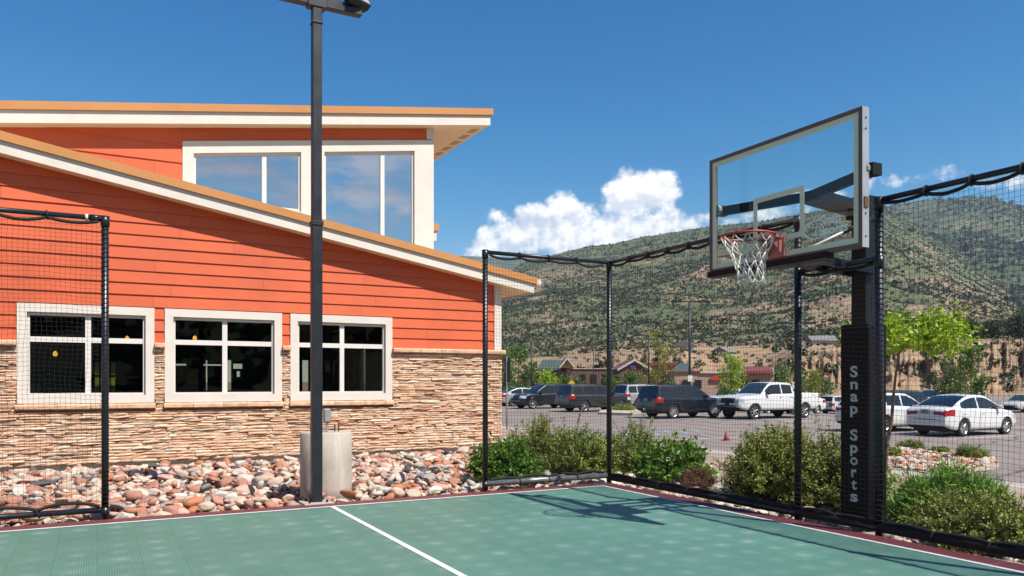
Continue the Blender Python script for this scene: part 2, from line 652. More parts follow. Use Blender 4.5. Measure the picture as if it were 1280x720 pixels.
def court_mat(name, base, dot):
    """interlocking one-foot sport tiles: seams, open grid, worn pale middles, tile to tile change"""
    m, t, b, out = newmat(name)
    tc = t.new('ShaderNodeTexCoord').outputs['Object']
    T = 0.3048
    p = t.new('ShaderNodeVectorMath', operation='SCALE', ins={0: tc, 'Scale': 1 / T}).outputs[0]
    fl = t.new('ShaderNodeVectorMath', operation='FLOOR', ins={0: p}).outputs[0]
    fr = t.new('ShaderNodeVectorMath', operation='SUBTRACT', ins={0: p, 1: fl}).outputs[0]
    wn = t.new('ShaderNodeTexWhiteNoise', noise_dimensions='2D')
    t.set(wn, 'Vector', fl)
    tile = wn.outputs['Value']
    ce = t.new('ShaderNodeVectorMath', operation='SUBTRACT', ins={0: fr, 1: (0.5, 0.5, 0)}).outputs[0]
    sp = t.new('ShaderNodeSeparateXYZ', ins={0: ce})
    r = t.math('SQRT', t.math('ADD', t.math('MULTIPLY', sp.outputs[0], sp.outputs[0]), t.math('MULTIPLY', sp.outputs[1], sp.outputs[1])))
    nz = t.noise(tc, 7, 6, 0.7)
    big = t.noise(tc, 0.7, 5, 0.6)
    wear = t.math('MULTIPLY', t.mapr(t.math('ADD', r, t.mapr(nz, 0.2, 0.8, -0.10, 0.10)), 0.33, 0.02, 0, 1, True), t.mapr(tile, 0, 1, 0.35, 1.0))
    wear = t.math('MULTIPLY', t.math('MULTIPLY', wear, dot), t.mapr(t.noise(tc, 1.1, 4, 0.6), 0.38, 0.62, 0.25, 1.15))
    edge = t.math('MAXIMUM', t.math('ABSOLUTE', sp.outputs[0]), t.math('ABSOLUTE', sp.outputs[1]))
    seam = t.mapr(edge, 0.484, 0.494, 0, 1)
    # moulded grid of small openings
    q = t.new('ShaderNodeVectorMath', operation='SCALE', ins={0: p, 'Scale': 18.0}).outputs[0]
    qf = t.new('ShaderNodeVectorMath', operation='FRACTION', ins={0: q}).outputs[0]
    qs = t.new('ShaderNodeSeparateXYZ', ins={0: qf})
    hx = t.mapr(t.math('ABSOLUTE', t.math('SUBTRACT', qs.outputs[0], 0.5)), 0.29, 0.37, 1, 0)
    hy = t.mapr(t.math('ABSOLUTE', t.math('SUBTRACT', qs.outputs[1], 0.5)), 0.29, 0.37, 1, 0)
    hole = t.math('MULTIPLY', hx, hy)
    k = t.math('MULTIPLY', t.mapr(tile, 0, 1, 0.94, 1.05), t.mapr(big, 0.3, 0.7, 0.93, 1.07))
    k = t.math('MULTIPLY', k, t.mapr(nz, 0.3, 0.7, 0.95, 1.05))
    v = t.new('ShaderNodeVectorMath', operation='SCALE', ins={0: base})
    t.set(v, 'Scale', k)
    lite = tuple(min(1, x * 0.55 + 0.26) for x in base)
    c = t.mix(wear, v.outputs[0], (*lite, 1))
    c = t.mix(t.math('MULTIPLY', hole, 0.55), c, (base[0] * .25, base[1] * .25, base[2] * .25, 1))
    c = t.mix(t.math('MULTIPLY', seam, 0.24), c, (base[0] * .3, base[1] * .3, base[2] * .3, 1))
    # scuffs and dust
    sv = t.new('ShaderNodeMapping', ins={0: tc})
    sv.inputs['Rotation'].default_value = (0, 0, .7)
    sv.inputs['Scale'].default_value = (1.2, 9.0, 1)
    sc = t.noise(sv.outputs[0], 1.4, 7, .72)
    c = t.mix(t.mapr(sc, .60, .74, 0, .32), c, (.46, .50, .46, 1))
    c = t.mix(t.mapr(t.noise(tc, 2.6, 8, .75), .56, .72, 0, .22), c, (base[0] * .55, base[1] * .55, base[2] * .55, 1))
    t.set(b, 'Base Color', c)
    t.set(b, 'Roughness', 0.5)
    t.set(b, 'Specular IOR Level', 0.35)
    hgt = t.math('SUBTRACT', t.math('MULTIPLY', seam, -1.0), hole)
    bn = t.new('ShaderNodeBump', ins={'Strength': 0.35, 'Distance': 0.004})
    t.set(bn, 'Height', hgt)
    t.set(b, 'Normal', bn.outputs[0])
    return m


def soil_mat(name, a, bcol, scale=1.0):
    m, t, b, out = newmat(name)
    tc = t.new('ShaderNodeTexCoord').outputs['Object']
    f = t.math('ADD', t.math('MULTIPLY', t.noise(tc, 0.6 * scale, 6, 0.7), 0.5), t.math('MULTIPLY', t.noise(tc, 9 * scale, 6, 0.7), 0.5))
    t.set(b, 'Base Color', t.ramp(f, [(0.32, a), (0.68, bcol)]))
    t.set(b, 'Roughness', 0.95)
    bn = t.new('ShaderNodeBump', ins={'Strength': 0.7, 'Distance': 0.05})
    t.set(bn, 'Height', t.noise(tc, 14 * scale, 7, 0.7))
    t.set(b, 'Normal', bn.outputs[0])
    return m


M['asphalt'] = asphalt_mat()
M['green'] = court_mat('green_court_tile', (0.132, 0.292, 0.222), 0.85)
M['maroon'] = court_mat('maroon_court_tile', (0.235, 0.060, 0.066), 0.0)
M['dirt'] = soil_mat('bed_dirt', (0.32, 0.21, 0.15), (0.50, 0.38, 0.29))
M['gravel'] = soil_mat('pale_gravel', (0.36, 0.29, 0.22), (0.62, 0.54, 0.44), 2.0)
M['drygrass'] = soil_mat('dry_ground', (0.26, 0.19, 0.10), (0.42, 0.31, 0.18), 0.3)


def sheet(name, x0, x1, y0, y1, zfn, m, nx=1, ny=1):
    mb = MB()
    for i in range(nx + 1):
        for j in range(ny + 1):
            x = x0 + (x1 - x0) * i / nx
            y = y0 + (y1 - y0) * j / ny
            mb.v.append((x, y, zfn(x, y)))
    for i in range(nx):
        for j in range(ny):
            a = i * (ny + 1) + j
            mb.f.append((a, a + ny + 1, a + ny + 2, a + 1))
            mb.m.append(0)
    return tag(mb.build(name, m), kind='structure')


def lot_z(x):
    if x < 36:
        return -0.57
    if x > 52:
        return -1.18
    return -0.57 - 0.61 * (x - 36) / 16


# one big ground sheet out to the horizon
sheet('ground', -6000, 6000, -6000, 6000, lambda x, y: -1.75, M['drygrass'])
sheet('earth_bank', -60, 14.6, -60, 70, lambda x, y: -0.45 if x > 10 else -0.22, M['dirt'], 12, 1)
def lot_build():
    xs = [14.75, 20, 30, 36, 40, 44, 48, 52, 90, 150]
    mb = MB()
    for x in xs:
        mb.v += [(x, -60, lot_z(x)), (x, 135, lot_z(x))]
    for i in range(len(xs) - 1):
        mb.f.append((2 * i, 2 * i + 2, 2 * i + 3, 2 * i + 1))
        mb.m.append(0)
    tag(mb.build('parking_lot', M['asphalt']), kind='structure')


lot_build()

# planting bed beyond the court, concrete walk, kerb
CX, CYL = 5.98, 8.62            # court inner lines
def bed_z(x, y):
    t = min(1, max(0, (x - 6.4) / 6.0))
    return -0.07 - 0.36 * t * t * (3 - 2 * t) + 0.03 * math.sin(x * 1.9 + y * 1.3) * math.sin(y * 0.9)


sheet('planting_bed', 6.27, 12.9, -8, 40, bed_z, M['gravel'], 24, 60)
sheet('rock_bed', -9.5, 6.27, 8.9, 14.75, lambda x, y: -0.085 + 0.02 * math.sin(x * 2.1) * math.sin(y * 1.7), M['dirt'], 30, 14)
def walk_build():
    mb = MB()
    y = -20.0
    while y < 45:
        mb.box((12.9, y, -0.7), (14.45, y + 1.494, -0.425))
        y += 1.5
    tag(mb.build('concrete_walk', M['walk']), kind='structure')
    kb = MB().cbox((14.456, -20, -0.75), (14.62, 45, -0.42), 0.02)
    kb.box((14.622, -20, -0.75), (14.9, 45, -0.562))
    tag(kb.build('kerb', M['concrete']), kind='structure')


walk_build()

def cobble_island():
    pts = [(14.95, 9.5), (18.3, 10.5), (20.0, 12.2), (19.4, 14.6), (14.95, 12.0)]
    n = len(pts)
    vs = [(x, y, -.7) for x, y in pts] + [(x, y, -.45) for x, y in pts]
    tag(MB().add(vs, [tuple(range(n - 1, -1, -1)), tuple(range(n, 2 * n))] + [(i, (i + 1) % n, (i + 1) % n + n, i + n) for i in range(n)]).build('cobble_island', M['concrete']), kind='structure')
    tag(MB().add([(14.92, 2.0, -.558), (19.0, 2.0, -.558), (18.2, 9.6, -.558), (14.92, 8.2, -.558)], [(0, 1, 2, 3)]).build('concrete_apron', M['walk']), kind='structure')
    return pts


ISLE = cobble_island()


# court
def court():
    mb = MB().box((-9, -9, -0.09), (CX + 0.27, CYL + 0.28, -0.012))
    tag(mb.build('court_slab', M['concrete']), kind='structure')
    mb = MB().add([(-9, -9, 0), (CX, -9, 0), (CX, CYL, 0), (-9, CYL, 0)], [(0, 1, 2, 3)])
    tag(mb.build('court_floor', M['green']), kind='structure')
    mb = MB().box((CX, -9, -0.0119), (CX + 0.27, CYL + 0.28, 0.0))
    mb.box((-9, CYL, -0.0119), (CX - 0.0005, CYL + 0.28, 0.0))
    tag(mb.build('court_border', M['maroon']), kind='structure')
    mb = MB()
    z = 0.004
    w = 0.05
    for x0, x1, y0, y1 in ((-9, CX + w / 2, CYL - w / 2, CYL + w / 2), (CX - w / 2, CX + w / 2, -9, CYL - w / 2), (2.29, 2.345, -9, CYL - w / 2)):
        mb.add([(x0, y0, z), (x1, y0, z), (x1, y1, z), (x0, y1, z)], [(0, 1, 2, 3)])
    tag(mb.build('court_line', M['wline']), kind='structure')


court()

# painted markings of the car park
def markings():
    mb = MB()
    def strip(x0, y0, x1, y1, w=0.1):
        d = Vector((x1 - x0, y1 - y0, 0)).normalized()
        n = Vector((-d.y, d.x, 0)) * (w / 2)
        k = 6
        for i in range(k):
            a = Vector((x0 + (x1 - x0) * i / k, y0 + (y1 - y0) * i / k, 0))
            b = Vector((x0 + (x1 - x0) * (i + 1) / k, y0 + (y1 - y0) * (i + 1) / k, 0))
            za, zb = Vector((0, 0, lot_z(a.x) + .006)), Vector((0, 0, lot_z(b.x) + .006))
            mb.add([a - n + za, b - n + zb, b + n + zb, a + n + za], [(0, 1, 2, 3)])
    y = 2.6
    while y < 62:
        strip(25.6, y, 30.6, y)
        strip(31.2, y, 36.0, y)
        y += 2.75
    strip(30.9, 2.6, 30.9, 62)
    for y in (14.2, 20.5):
        strip(15.4, y, 20.5, y)
    tag(mb.build('parking_line', M['wline']), kind='structure')
    m2 = MB()
    for k in range(7):
        x = 16 + k * 0.7
        z = lot_z(x) + .006
        m2.add([(x, 22.6, z), (x + .12, 22.6, z), (x + 1.3, 24.6, z), (x + 1.18, 24.6, z)], [(0, 1, 2, 3)])
    tag(m2.build('parking_marking', mat('blue_marking_paint', (0.28, 0.42, 0.58), 0.7, var=0.2)), kind='structure')


markings()

# ------------------------------------------------------------------ the building
YW, XW = 14.6, 7.49              # front wall plane, right-hand wall plane
YU, XU = 16.2, 6.61              # clerestory wall planes
XL = -11.0
YB = 25.0                        # back of the building
bld = empty('community_building', (XW, YW, -0.1), label='orange lap sided building with ledge stone base, sloping roofs and clerestory', cat='building')
ORG = bld.location.copy()


def zlow(x):
    return 5.267 - 0.1746 * (x + 1.325)


def zup(x):
    return 6.215 + 0.151 * (x + 1.474)


def front(u, z, d):
    return (u, YW - d, z)


def side(u, z, d):
    return (XW + d, u, z)


def clip(poly, a, b):
    """keep z <= a*u + b"""
    out = []
    n = len(poly)
    for i in range(n):
        p, q = poly[i], poly[(i + 1) % n]
        fp, fq = p[1] - (a * p[0] + b), q[1] - (a * q[0] + b)
        if fp <= 0:
            out.append(p)
        if (fp < 0 < fq) or (fq < 0 < fp):
            k = fp / (fp - fq)
            out.append((p[0] + (q[0] - p[0]) * k, p[1] + (q[1] - p[1]) * k))
    return out


def siding(mb, fn, u0, u1, z0, zmax, expo, a, b, openings=(), seed=1):
    rr = random.Random(seed)
    z = z0
    while z < zmax:
        z1 = z + expo
        cuts = [(u0, u1)]
        for ua, ub, za, zb in openings:
            if zb > z + 1e-4 and za < z1 - 1e-4:
                n = []
                for p, q in cuts:
                    if ub <= p or ua >= q:
                        n.append((p, q))
                    else:
                        if ua > p:
                            n.append((p, ua))
                        if ub < q:
                            n.append((ub, q))
                cuts = n
        for p, q in cuts:
            s = [p]
            x = p + rr.uniform(0.8, 3.6)
            while x < q - 0.3:
                s.append(x)
                x += 3.66
            s.append(q)
            for i in range(len(s) - 1):
                poly = clip([(s[i] + .0018, z), (s[i + 1] - .0018, z), (s[i + 1] - .0018, z1), (s[i] + .0018, z1)], a, b)
                if len(poly) < 3:
                    continue
                f = lambda u, v, d: fn(u, v, d)
                n = len(poly)
                lap = rr.uniform(0.019, 0.0235)
                fr = [fn(u, v, 0.003 + lap * (z1 - v) / expo) for u, v in poly]
                bk = [fn(u, v, 0.0005) for u, v in poly]
                fs = [tuple(range(n))] + [(k, k + n, (k + 1) % n + n, (k + 1) % n) for k in range(n)]
                mb.add(fr + bk, fs)
        z = z1


def wall_grid(mb, fn, u0, u1, z0, z1, openings, d0, d1, mi=0):
    us = sorted({u0, u1} | {x for o in openings for x in o[:2] if u0 < x < u1})
    zs = sorted({z0, z1} | {x for o in openings for x in o[2:4] if z0 < x < z1})
    for i in range(len(us) - 1):
        for j in range(len(zs) - 1):
            cu, cz = (us[i] + us[i + 1]) / 2, (zs[j] + zs[j + 1]) / 2
            if any(o[0] < cu < o[1] and o[2] < cz < o[3] for o in openings):
                continue
            mb.prism([(us[i], zs[j]), (us[i + 1], zs[j]), (us[i + 1], zs[j + 1]), (us[i], zs[j + 1])], fn, d0, d1, mi)


# lower windows: outer trim edges and glass from the survey
LEDGE = 2.03
WT, WB = 2.655, 1.043             # trim top / bottom
TR = 0.135
wins = []
for pl, pr in ((21.0, 193.0), (206.0, 352.5), (363.0, 490.3)):
    wins.append((onY(pl, 480, YW - .03).x, onY(pr, 480, YW - .03).x))
opens = [(a + TR, b - TR, WB + TR, WT - TR) for a, b in wins]
trims = [(a, b, WB, WT) for a, b in wins]


SIDEW = [(20.9, 22.3, .75, 2.45), (23.2, 24.4, .75, 2.45)]


def dressed_wall():
    mb = MB()
    wall_grid(mb, front, XL, XW - .001, -0.3, 3.0, opens, -0.22, 0.0)
    mb.prism([(XL, 3.0), (XW - .001, 3.0), (XW - .001, zlow(XW) - .30), (XL, zlow(XL) - .30)], front, -0.22, 0.0)
    mb.build('front_wall', M['mortar'], bld)
    mb = MB()
    zr = zlow(XW) - .3
    wall_grid(mb, side, YW, YB, -0.3, zr, SIDEW, -0.22, 0.0)
    mb.build('side_wall', M['mortar'], bld)
    mb = MB()
    mb.prism([(XL, -0.3), (XL + .2, -0.3), (XL + .2, 7.0), (XL, 7.0)], lambda u, v, d: (u, d, v), YW + .222, YB)
    mb.build('side_wall', M['mortar'], bld)
    mb = MB()
    siding(mb, front, XL, XW - 0.135, LEDGE + 0.03, 7.2, 0.2035, -0.1746, 5.267 - 0.1746 * 1.325 - 0.305, opens)
    mb.build('siding', M['siding'], bld)
    mb = MB()
    siding(mb, side, YW + .12, YB, LEDGE + 0.03, zr + .01, 0.2035, 0, zr, SIDEW, 4)
    mb.build('siding', M['siding'], bld)
    # corner boards
    mb = MB().box((XW - .132, YW - .03, LEDGE + .03), (XW + .03, YW + .10, zr - .004))
    mb.build('corner_board', M['white'], bld)


dressed_wall()


def ledgestone(fn, u0, u1, z0, z1, holes, seed, corner_d=0.0):
    """dry-stacked strips of split stone, uneven in length, height and depth"""
    rr = random.Random(seed)
    mb = MB()
    z = z0
    row = 0
    bands = []
    while z < z1 - 0.012:
        h = rr.choice((0.03, 0.04, 0.045, 0.05, 0.055, 0.07))
        if z + h > z1 - 0.012:
            h = z1 - z
        bands.append((z, z + h))
        z += h
    for z0b, z1b in bands:
        u = u0 - (rr.uniform(0, .2) if not corner_d else 0)
        while u < u1:
            L = rr.uniform(0.12, 0.5)
            ue = min(u + L, u1)
            if u1 - ue < .07:
                ue = u1
            segs = [(max(u, u0), ue)]
            for ha, hb, hza, hzb in holes:
                if hzb > z0b + .01 and hza < z1b - .01:
                    n = []
                    for p, q in segs:
                        if hb <= p or ha >= q:
                            n.append((p, q))
                        else:
                            if ha > p:
                                n.append((p, ha))
                            if hb < q:
                                n.append((hb, q))
                    segs = n
            for p, q in segs:
                if q - p < 0.02:
                    continue
                d = rr.choice((rr.uniform(0.038, 0.052), rr.uniform(.042, .055), rr.uniform(0.048, 0.066)))
                sub = [(z0b, z1b)]
                if z1b - z0b > .055 and rr.random() < .35:
                    k = rr.uniform(.4, .6)
                    zm = z0b + (z1b - z0b) * k
                    sub = [(z0b, zm), (zm, z1b)]
                for za, zb in sub:
                    dd = d + rr.uniform(-.012, .012)
                    g = 0.0015
                    nseg = 3 if q - p > .2 else 2
                    # front face broken into a rough little grid
                    vs, fs = [], []
                    for i in range(nseg + 1):
                        uu = p + g + (q - p - 2 * g) * i / nseg
                        e = .010 if i in (0, nseg) else 0
                        j1, j2 = rr.uniform(-.009, .009), rr.uniform(-.009, .009)
                        vs += [fn(uu, za + g, 0.0), fn(uu, za + g + rr.uniform(0, .004), dd - .008 - e + j1), fn(uu, (za + zb) / 2 + rr.uniform(-.006, .006), dd - e + j2),
                               fn(uu, zb - g - rr.uniform(0, .004), dd - .010 - e + j1), fn(uu, zb - g, 0.0)]
                    for i in range(nseg):
                        for j in range(4):
                            a = i * 5 + j
                            fs.append((a, a + 5, a + 6, a + 1))
                    fs.append((0, 1, 2, 3, 4))
                    b_ = nseg * 5
                    fs.append((b_ + 4, b_ + 3, b_ + 2, b_ + 1, b_))
                    mb.add(vs, fs)
            u = ue
        row += 1
    return mb


sills = [(a - .02, b + .02, WB - .105, WB) for a, b in wins]
fix_normals(ledgestone(front, XL, XW + .04, 0.045, LEDGE - .055, trims + sills, 11).build('stone_facing', M['stone'], bld))
fix_normals(ledgestone(side, YW + .001, YB, 0.045, LEDGE - .055, SIDEW, 12).build('stone_facing', M['stone'], bld))


def stone_ledge():
    rr = random.Random(5)
    def run(mb, fn, a, b, z0, z1, d):
        u = a
        while u < b - .02:
            L = min(rr.uniform(.35, .62), b - u)
            if b - u - L < .12:
                L = b - u
            k = rr.uniform(-.006, .006)
            j = lambda: rr.uniform(-.004, .004)
            p = [(0.0, z0), (d + k - .02, z0 + .004), (d + k, z0 + .018), (d + k + j(), z1 - .02), (d + k - .02, z1), (0.0, z1 + .006)]
            n = 5
            vs, fs = [], []
            for i in range(n + 1):
                uu = u + .003 + (L - .006) * i / n
                vs += [fn(uu, z + j(), max(0, dd + (j() if dd else 0))) for dd, z in p]
            m = len(p)
            for i in range(n):
                for q in range(m - 1):
                    fs.append((i * m + q, i * m + q + 1, (i + 1) * m + q + 1, (i + 1) * m + q))
            fs += [tuple(range(m)), tuple(n * m + q for q in range(m - 1, -1, -1))]
            mb.add(vs, fs)
            u += L
    segs = [XL] + [x for w in wins for x in w] + [XW + .09]
    for i in range(0, len(segs), 2):
        mb = MB()
        run(mb, front, segs[i], segs[i + 1], LEDGE - .06, LEDGE + .028, 0.125)
        fix_normals(mb.build('stone_ledge', M['stone'], bld))
    mb = MB()
    run(mb, side, YW + .01, SIDEW[0][0] - .13, LEDGE - .06, LEDGE + .028, 0.125)
    fix_normals(mb.build('stone_ledge', M['stone'], bld))
    mb = MB().box((XL, YW - .045, -0.3), (XW + .03, YW - .001, .042))
    mb.box((XW + .001, YW, -0.6), (XW + .045, YB, .042))
    mb.build('foundation', M['found'], bld)
    return run


sill_run = stone_ledge()


def lower_window(a, b):
    w = MB()
    y0, y1 = YW - .040, YW - .0175       # trim boards stand proud of the siding
    yb = YW + .02
    w.box((a, y0, WT - TR), (b, yb, WT))
    w.box((a, y0, WB), (b, yb, WB + TR))
    w.box((a, y0 + .001, WB + TR), (a + TR, yb, WT - TR))
    w.box((b - TR, y0 + .001, WB + TR), (b, yb, WT - TR))
    win = w.build('window', M['white'], bld)
    f = MB()
    ia, ib, iz0, iz1 = a + TR, b - TR, WB + TR, WT - TR
    fw = 0.05
    ya, yc = YW + .021, YW + .105
    f.box((ia, ya, iz1 - fw), (ib, yc, iz1))
    f.box((ia, ya, iz0), (ib, yc, iz0 + fw * .7))
    f.box((ia, ya + .001, iz0 + fw * .7), (ia + fw * .75, yc, iz1 - fw))
    f.box((ib - fw * .75, ya + .001, iz0 + fw * .7), (ib, yc, iz1 - fw))
    cx = (a + b) / 2
    zt = 2.085
    f.box((cx - .042, ya + .012, iz0 + fw * .7), (cx + .042, yc - .012, iz1 - fw))
    for x0, x1 in ((ia + fw * .75, cx - .042), (cx + .042, ib - fw * .75)):
        f.box((x0, ya + .014, zt - .042), (x1, yc - .014, zt + .042))
    f.build('sash', M['vinyl'], win)
    k = 0
    for x0, x1 in ((ia + fw * .75, cx - .042), (cx + .042, ib - fw * .75)):
        for z0, z1 in ((iz0 + fw * .7, zt - .042), (zt + .042, iz1 - fw)):
            e = MB().add([(x0, YW + .07, z0), (x1, YW + .07, z0), (x1, YW + .07, z1), (x0, YW + .07, z1)], [(0, 1, 2, 3)])
            e.build('pane', M['glass_low'], win)
    s = MB()
    sill_run(s, front, a - .02, b + .02, WB - .10, WB - .012, 0.10)
    fix_normals(s.build('stone_sill', M['stone'], win))


for a, b in wins:
    lower_window(a, b)
for a, b, za, zb in SIDEW:
    w = MB()
    for u0, u1, z0, z1 in ((a - .12, a, za - .12, zb + .12), (b, b + .12, za - .12, zb + .12), (a, b, zb, zb + .12), (a, b, za - .12, za)):
        w.prism([(u0, z0), (u1, z0), (u1, z1), (u0, z1)], side, -.20, .10)
    win = w.build('window', M['white'], bld)
    MB().add([side(a, za, -.1), side(b, za, -.1), side(b, zb, -.1), side(a, zb, -.1)], [(0, 1, 2, 3)]).build('pane', M['glass_low'], win)


# rooms behind the lower windows
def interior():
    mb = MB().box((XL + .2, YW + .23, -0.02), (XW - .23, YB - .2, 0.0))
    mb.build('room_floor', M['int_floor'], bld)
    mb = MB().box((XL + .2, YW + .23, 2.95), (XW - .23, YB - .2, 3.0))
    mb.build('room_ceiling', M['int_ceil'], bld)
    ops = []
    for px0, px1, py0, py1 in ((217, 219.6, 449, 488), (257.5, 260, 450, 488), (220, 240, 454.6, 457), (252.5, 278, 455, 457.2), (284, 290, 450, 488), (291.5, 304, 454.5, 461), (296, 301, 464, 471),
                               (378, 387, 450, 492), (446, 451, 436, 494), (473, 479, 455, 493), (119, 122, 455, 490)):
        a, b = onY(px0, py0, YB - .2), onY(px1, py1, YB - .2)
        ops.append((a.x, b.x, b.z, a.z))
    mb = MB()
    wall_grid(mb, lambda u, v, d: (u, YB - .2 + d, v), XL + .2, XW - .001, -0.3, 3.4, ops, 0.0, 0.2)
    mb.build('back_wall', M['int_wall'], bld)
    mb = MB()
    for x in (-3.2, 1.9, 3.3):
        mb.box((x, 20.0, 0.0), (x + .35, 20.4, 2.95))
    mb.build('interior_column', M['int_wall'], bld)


interior()


# roofs
def roof_edge(name, y0, zf, x0, x1, yend, tan_h=0.14, gap=0.062, white_h=0.13, wall_y=None, wall_x=None):
    """sloping roof with a tan metal drip, a recessed white fascia board and a soffit"""
    tot = tan_h + gap + white_h
    fn = lambda u, v, d: (u, d, v)
    def strip(mb, a, b, ya, yb, xa=x0, xb=x1):
        mb.prism([(xa, zf(xa) - b), (xb, zf(xb) - b), (xb, zf(xb) - a), (xa, zf(xa) - a)], fn, ya, yb)
    mb = MB()
    strip(mb, 0.002, 0.035, y0 + .031, yend)
    root = mb.build('roof', M['rooftop'], bld)
    mb = MB()
    strip(mb, 0.0, tan_h, y0, y0 + .03)
    mb.box((x1 - .03, y0 + .031, zf(x1) - tan_h), (x1, yend, zf(x1) - .037))
    mb.build('drip_edge', M['tan'], root)
    mb = MB()
    strip(mb, 0.036, tot, y0 + .045, y0 + .08, x0, x1 - .055)
    mb.box((x1 - .09, y0 + .081, zf(x1) - tot), (x1 - .055, yend, zf(x1) - .038))
    mb.build('fascia_board', M['white'], root)
    mb = MB()
    strip(mb, tot - .022, tot - .004, y0 + .081, yend - .01, x0, x1 - .092)
    mb.build('soffit', M['soffit'], root)
    return root, tot


lr, ltot = roof_edge('lower', YW - .34, zlow, XL - .4, 8.22, YB + .3)
g = MB().cbox((8.225, YW - .30, zlow(8.22) - .16), (8.345, YB + .3, zlow(8.22) - .03), .015)
g.build('gutter', M['white'], lr)
ur, utot = roof_edge('upper', YU - .34, zup, XL - .4, 7.98, YB + .3, .145, .07, .155)
vb = MB()
y = YU + .02
while y < YB:
    vb.prism([(7.62, zup(7.62) - utot + .0025), (7.80, zup(7.80) - utot + .0025), (7.80, zup(7.80) - utot - .004), (7.62, zup(7.62) - utot - .004)], lambda u, v, d: (u, d, v), y, y + .30)
    y += .52
vb.build('soffit_vent', M['vent'], ur)
# small lower roof end at the back
zr2 = lambda x: 5.90 + .10 * (x - 8.58)
rr2, _ = roof_edge('rear', 20.5, zr2, 6.7, 8.58, YB + .3, .2, .06, .22)


# clerestory
def upper(u, z, d):
    return (u, YU - d, z)


def clerestory():
    P = lambda px, py: onY(px, py, YU)
    zt = lambda x: P(300, 176.5).z + 0.151 * (x - P(300, 176.5).x)       # head of the trim field, parallel to the roof
    xl, xr = P(228, 180).x, XU
    xsplit0, xsplit1 = P(376, 200).x, P(405, 200).x
    sill1 = P(314, 247).z - .13
    zb = 3.0
    # plain wall left of and above the windows
    mb = MB()
    top = lambda x: zup(x) - utot + .002
    mb.prism([(XL, zb), (xl - .001, zb), (xl - .001, top(xl)), (XL, top(XL))], upper, -.2, 0)
    mb.prism([(xl, zt(xl)), (xr, zt(xr)), (xr, top(xr)), (xl, top(xl))], upper, -.2, 0)
    mb.prism([(YU + .2, zb), (YB, zb), (YB, top(xr)), (YU + .2, top(xr))], lambda u, v, d: (XU + d, u, v), -.2, 0)
    mb.build('clerestory_wall', M['mortar'], bld)
    mb = MB()
    a, b = 0.151, 6.215 + .151 * 1.474 - utot
    siding(mb, upper, XL, xl, 3.6, 8, 0.335, a, b, (), 8)
    # boards between the trim and the soffit
    m2 = MB()
    z = 3.6 + 0.335 * 5
    while z < 8:
        poly_ = clip([(xl, z), (xr - .14, z), (xr - .14, z + .333), (xl, z + .333)], a, b)
        if len(poly_) > 2:
            poly_ = [(u, -v) for u, v in clip([(u, -v) for u, v in poly_], -0.151, -zt(0.0))]
        if len(poly_) > 2:
            m2.prism(poly_, upper, .001, .014)
        z += .335
    mb.build('siding', M['siding'], bld)
    m2.build('siding', M['siding'], bld)
    s3 = MB()
    siding(s3, lambda u, v, d: (XU + d, u, v), YU + .14, YB, 3.6, 7.4, .335, 0, top(xr), (), 9)
    s3.build('siding', M['siding'], bld)
    # right-hand corner board up to the soffit
    xc = P(517.5, 200).x
    MB().prism([(xr - .138, zt(xr) + .001), (xr + .03, zt(xr) + .001), (xr + .03, top(xr + .03)), (xr - .138, top(xr - .138))], upper, -.13, .03).build('corner_board', M['white'], bld)
    # trim field and two windows
    d0, d1 = -.02, .034
    hl = lambda x: zt(x) - .235                                          # window heads
    w1 = MB()
    w1.prism([(xl, hl(xl)), (xr + .03, hl(xr)), (xr + .03, zt(xr)), (xl, zt(xl))], upper, d0, d1)
    x1a, x1b = P(242, 200).x, xsplit0
    x2a, x2b = xsplit1, xc
    w1.prism([(xl, zb), (x1a, zb), (x1a, hl(x1a) - .001), (xl, hl(xl) - .001)], upper, d0, d1 - .001)
    w1.prism([(xsplit0, zb), (xsplit1, zb), (xsplit1, hl(xsplit1) - .001), (xsplit0, hl(xsplit0) - .001)], upper, d0, d1 - .001)
    w1.prism([(xc, zb), (xr + .03, zb), (xr + .03, hl(xr) - .001), (xc, hl(xc) - .001)], upper, -.13, d1 - .001)
    w1.prism([(x1a, zb), (x1b, zb), (x1b, sill1 - .06), (x1a, sill1 - .06)], upper, d0, d1 - .002)
    w1.build('clerestory_trim', M['white'], bld)
    def window(xa, xb, zs, xm, name):
        f = MB()
        fw = .055
        e0, e1 = -.09, -.021
        f.prism([(xa, hl(xa) - fw), (xb, hl(xb) - fw), (xb, hl(xb) - .002), (xa, hl(xa) - .002)], upper, e0, e1)
        f.prism([(xa, zs - fw), (xb, zs - fw), (xb, zs), (xa, zs)], upper, e0, e1)
        for p, q in ((xa, xa + fw * .8), (xm - .045, xm + .045), (xb - fw * .8, xb)):
            f.prism([(p, zs), (q, zs), (q, hl(q) - fw - .001), (p, hl(p) - fw - .001)], upper, e0, e1 - .002)
        win = f.build(name, M['vinyl'], bld)
        for p, q in ((xa + fw * .8, xm - .045), (xm + .045, xb - fw * .8)):
            MB().add([upper(p, zs, -.05), upper(q, zs, -.05), upper(q, hl(q) - fw, -.05), upper(p, hl(p) - fw, -.05)], [(0, 1, 2, 3)]).build('pane', M['glass_up'], win)
    window(x1a, x1b, sill1, P(330.5, 200).x, 'window')
    window(x2a, x2b, 3.9, P(478.5, 200).x, 'window')
    # room behind
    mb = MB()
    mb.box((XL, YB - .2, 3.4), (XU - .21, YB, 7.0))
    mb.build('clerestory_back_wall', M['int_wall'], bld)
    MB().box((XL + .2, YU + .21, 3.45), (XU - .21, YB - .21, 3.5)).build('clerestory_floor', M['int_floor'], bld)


clerestory()


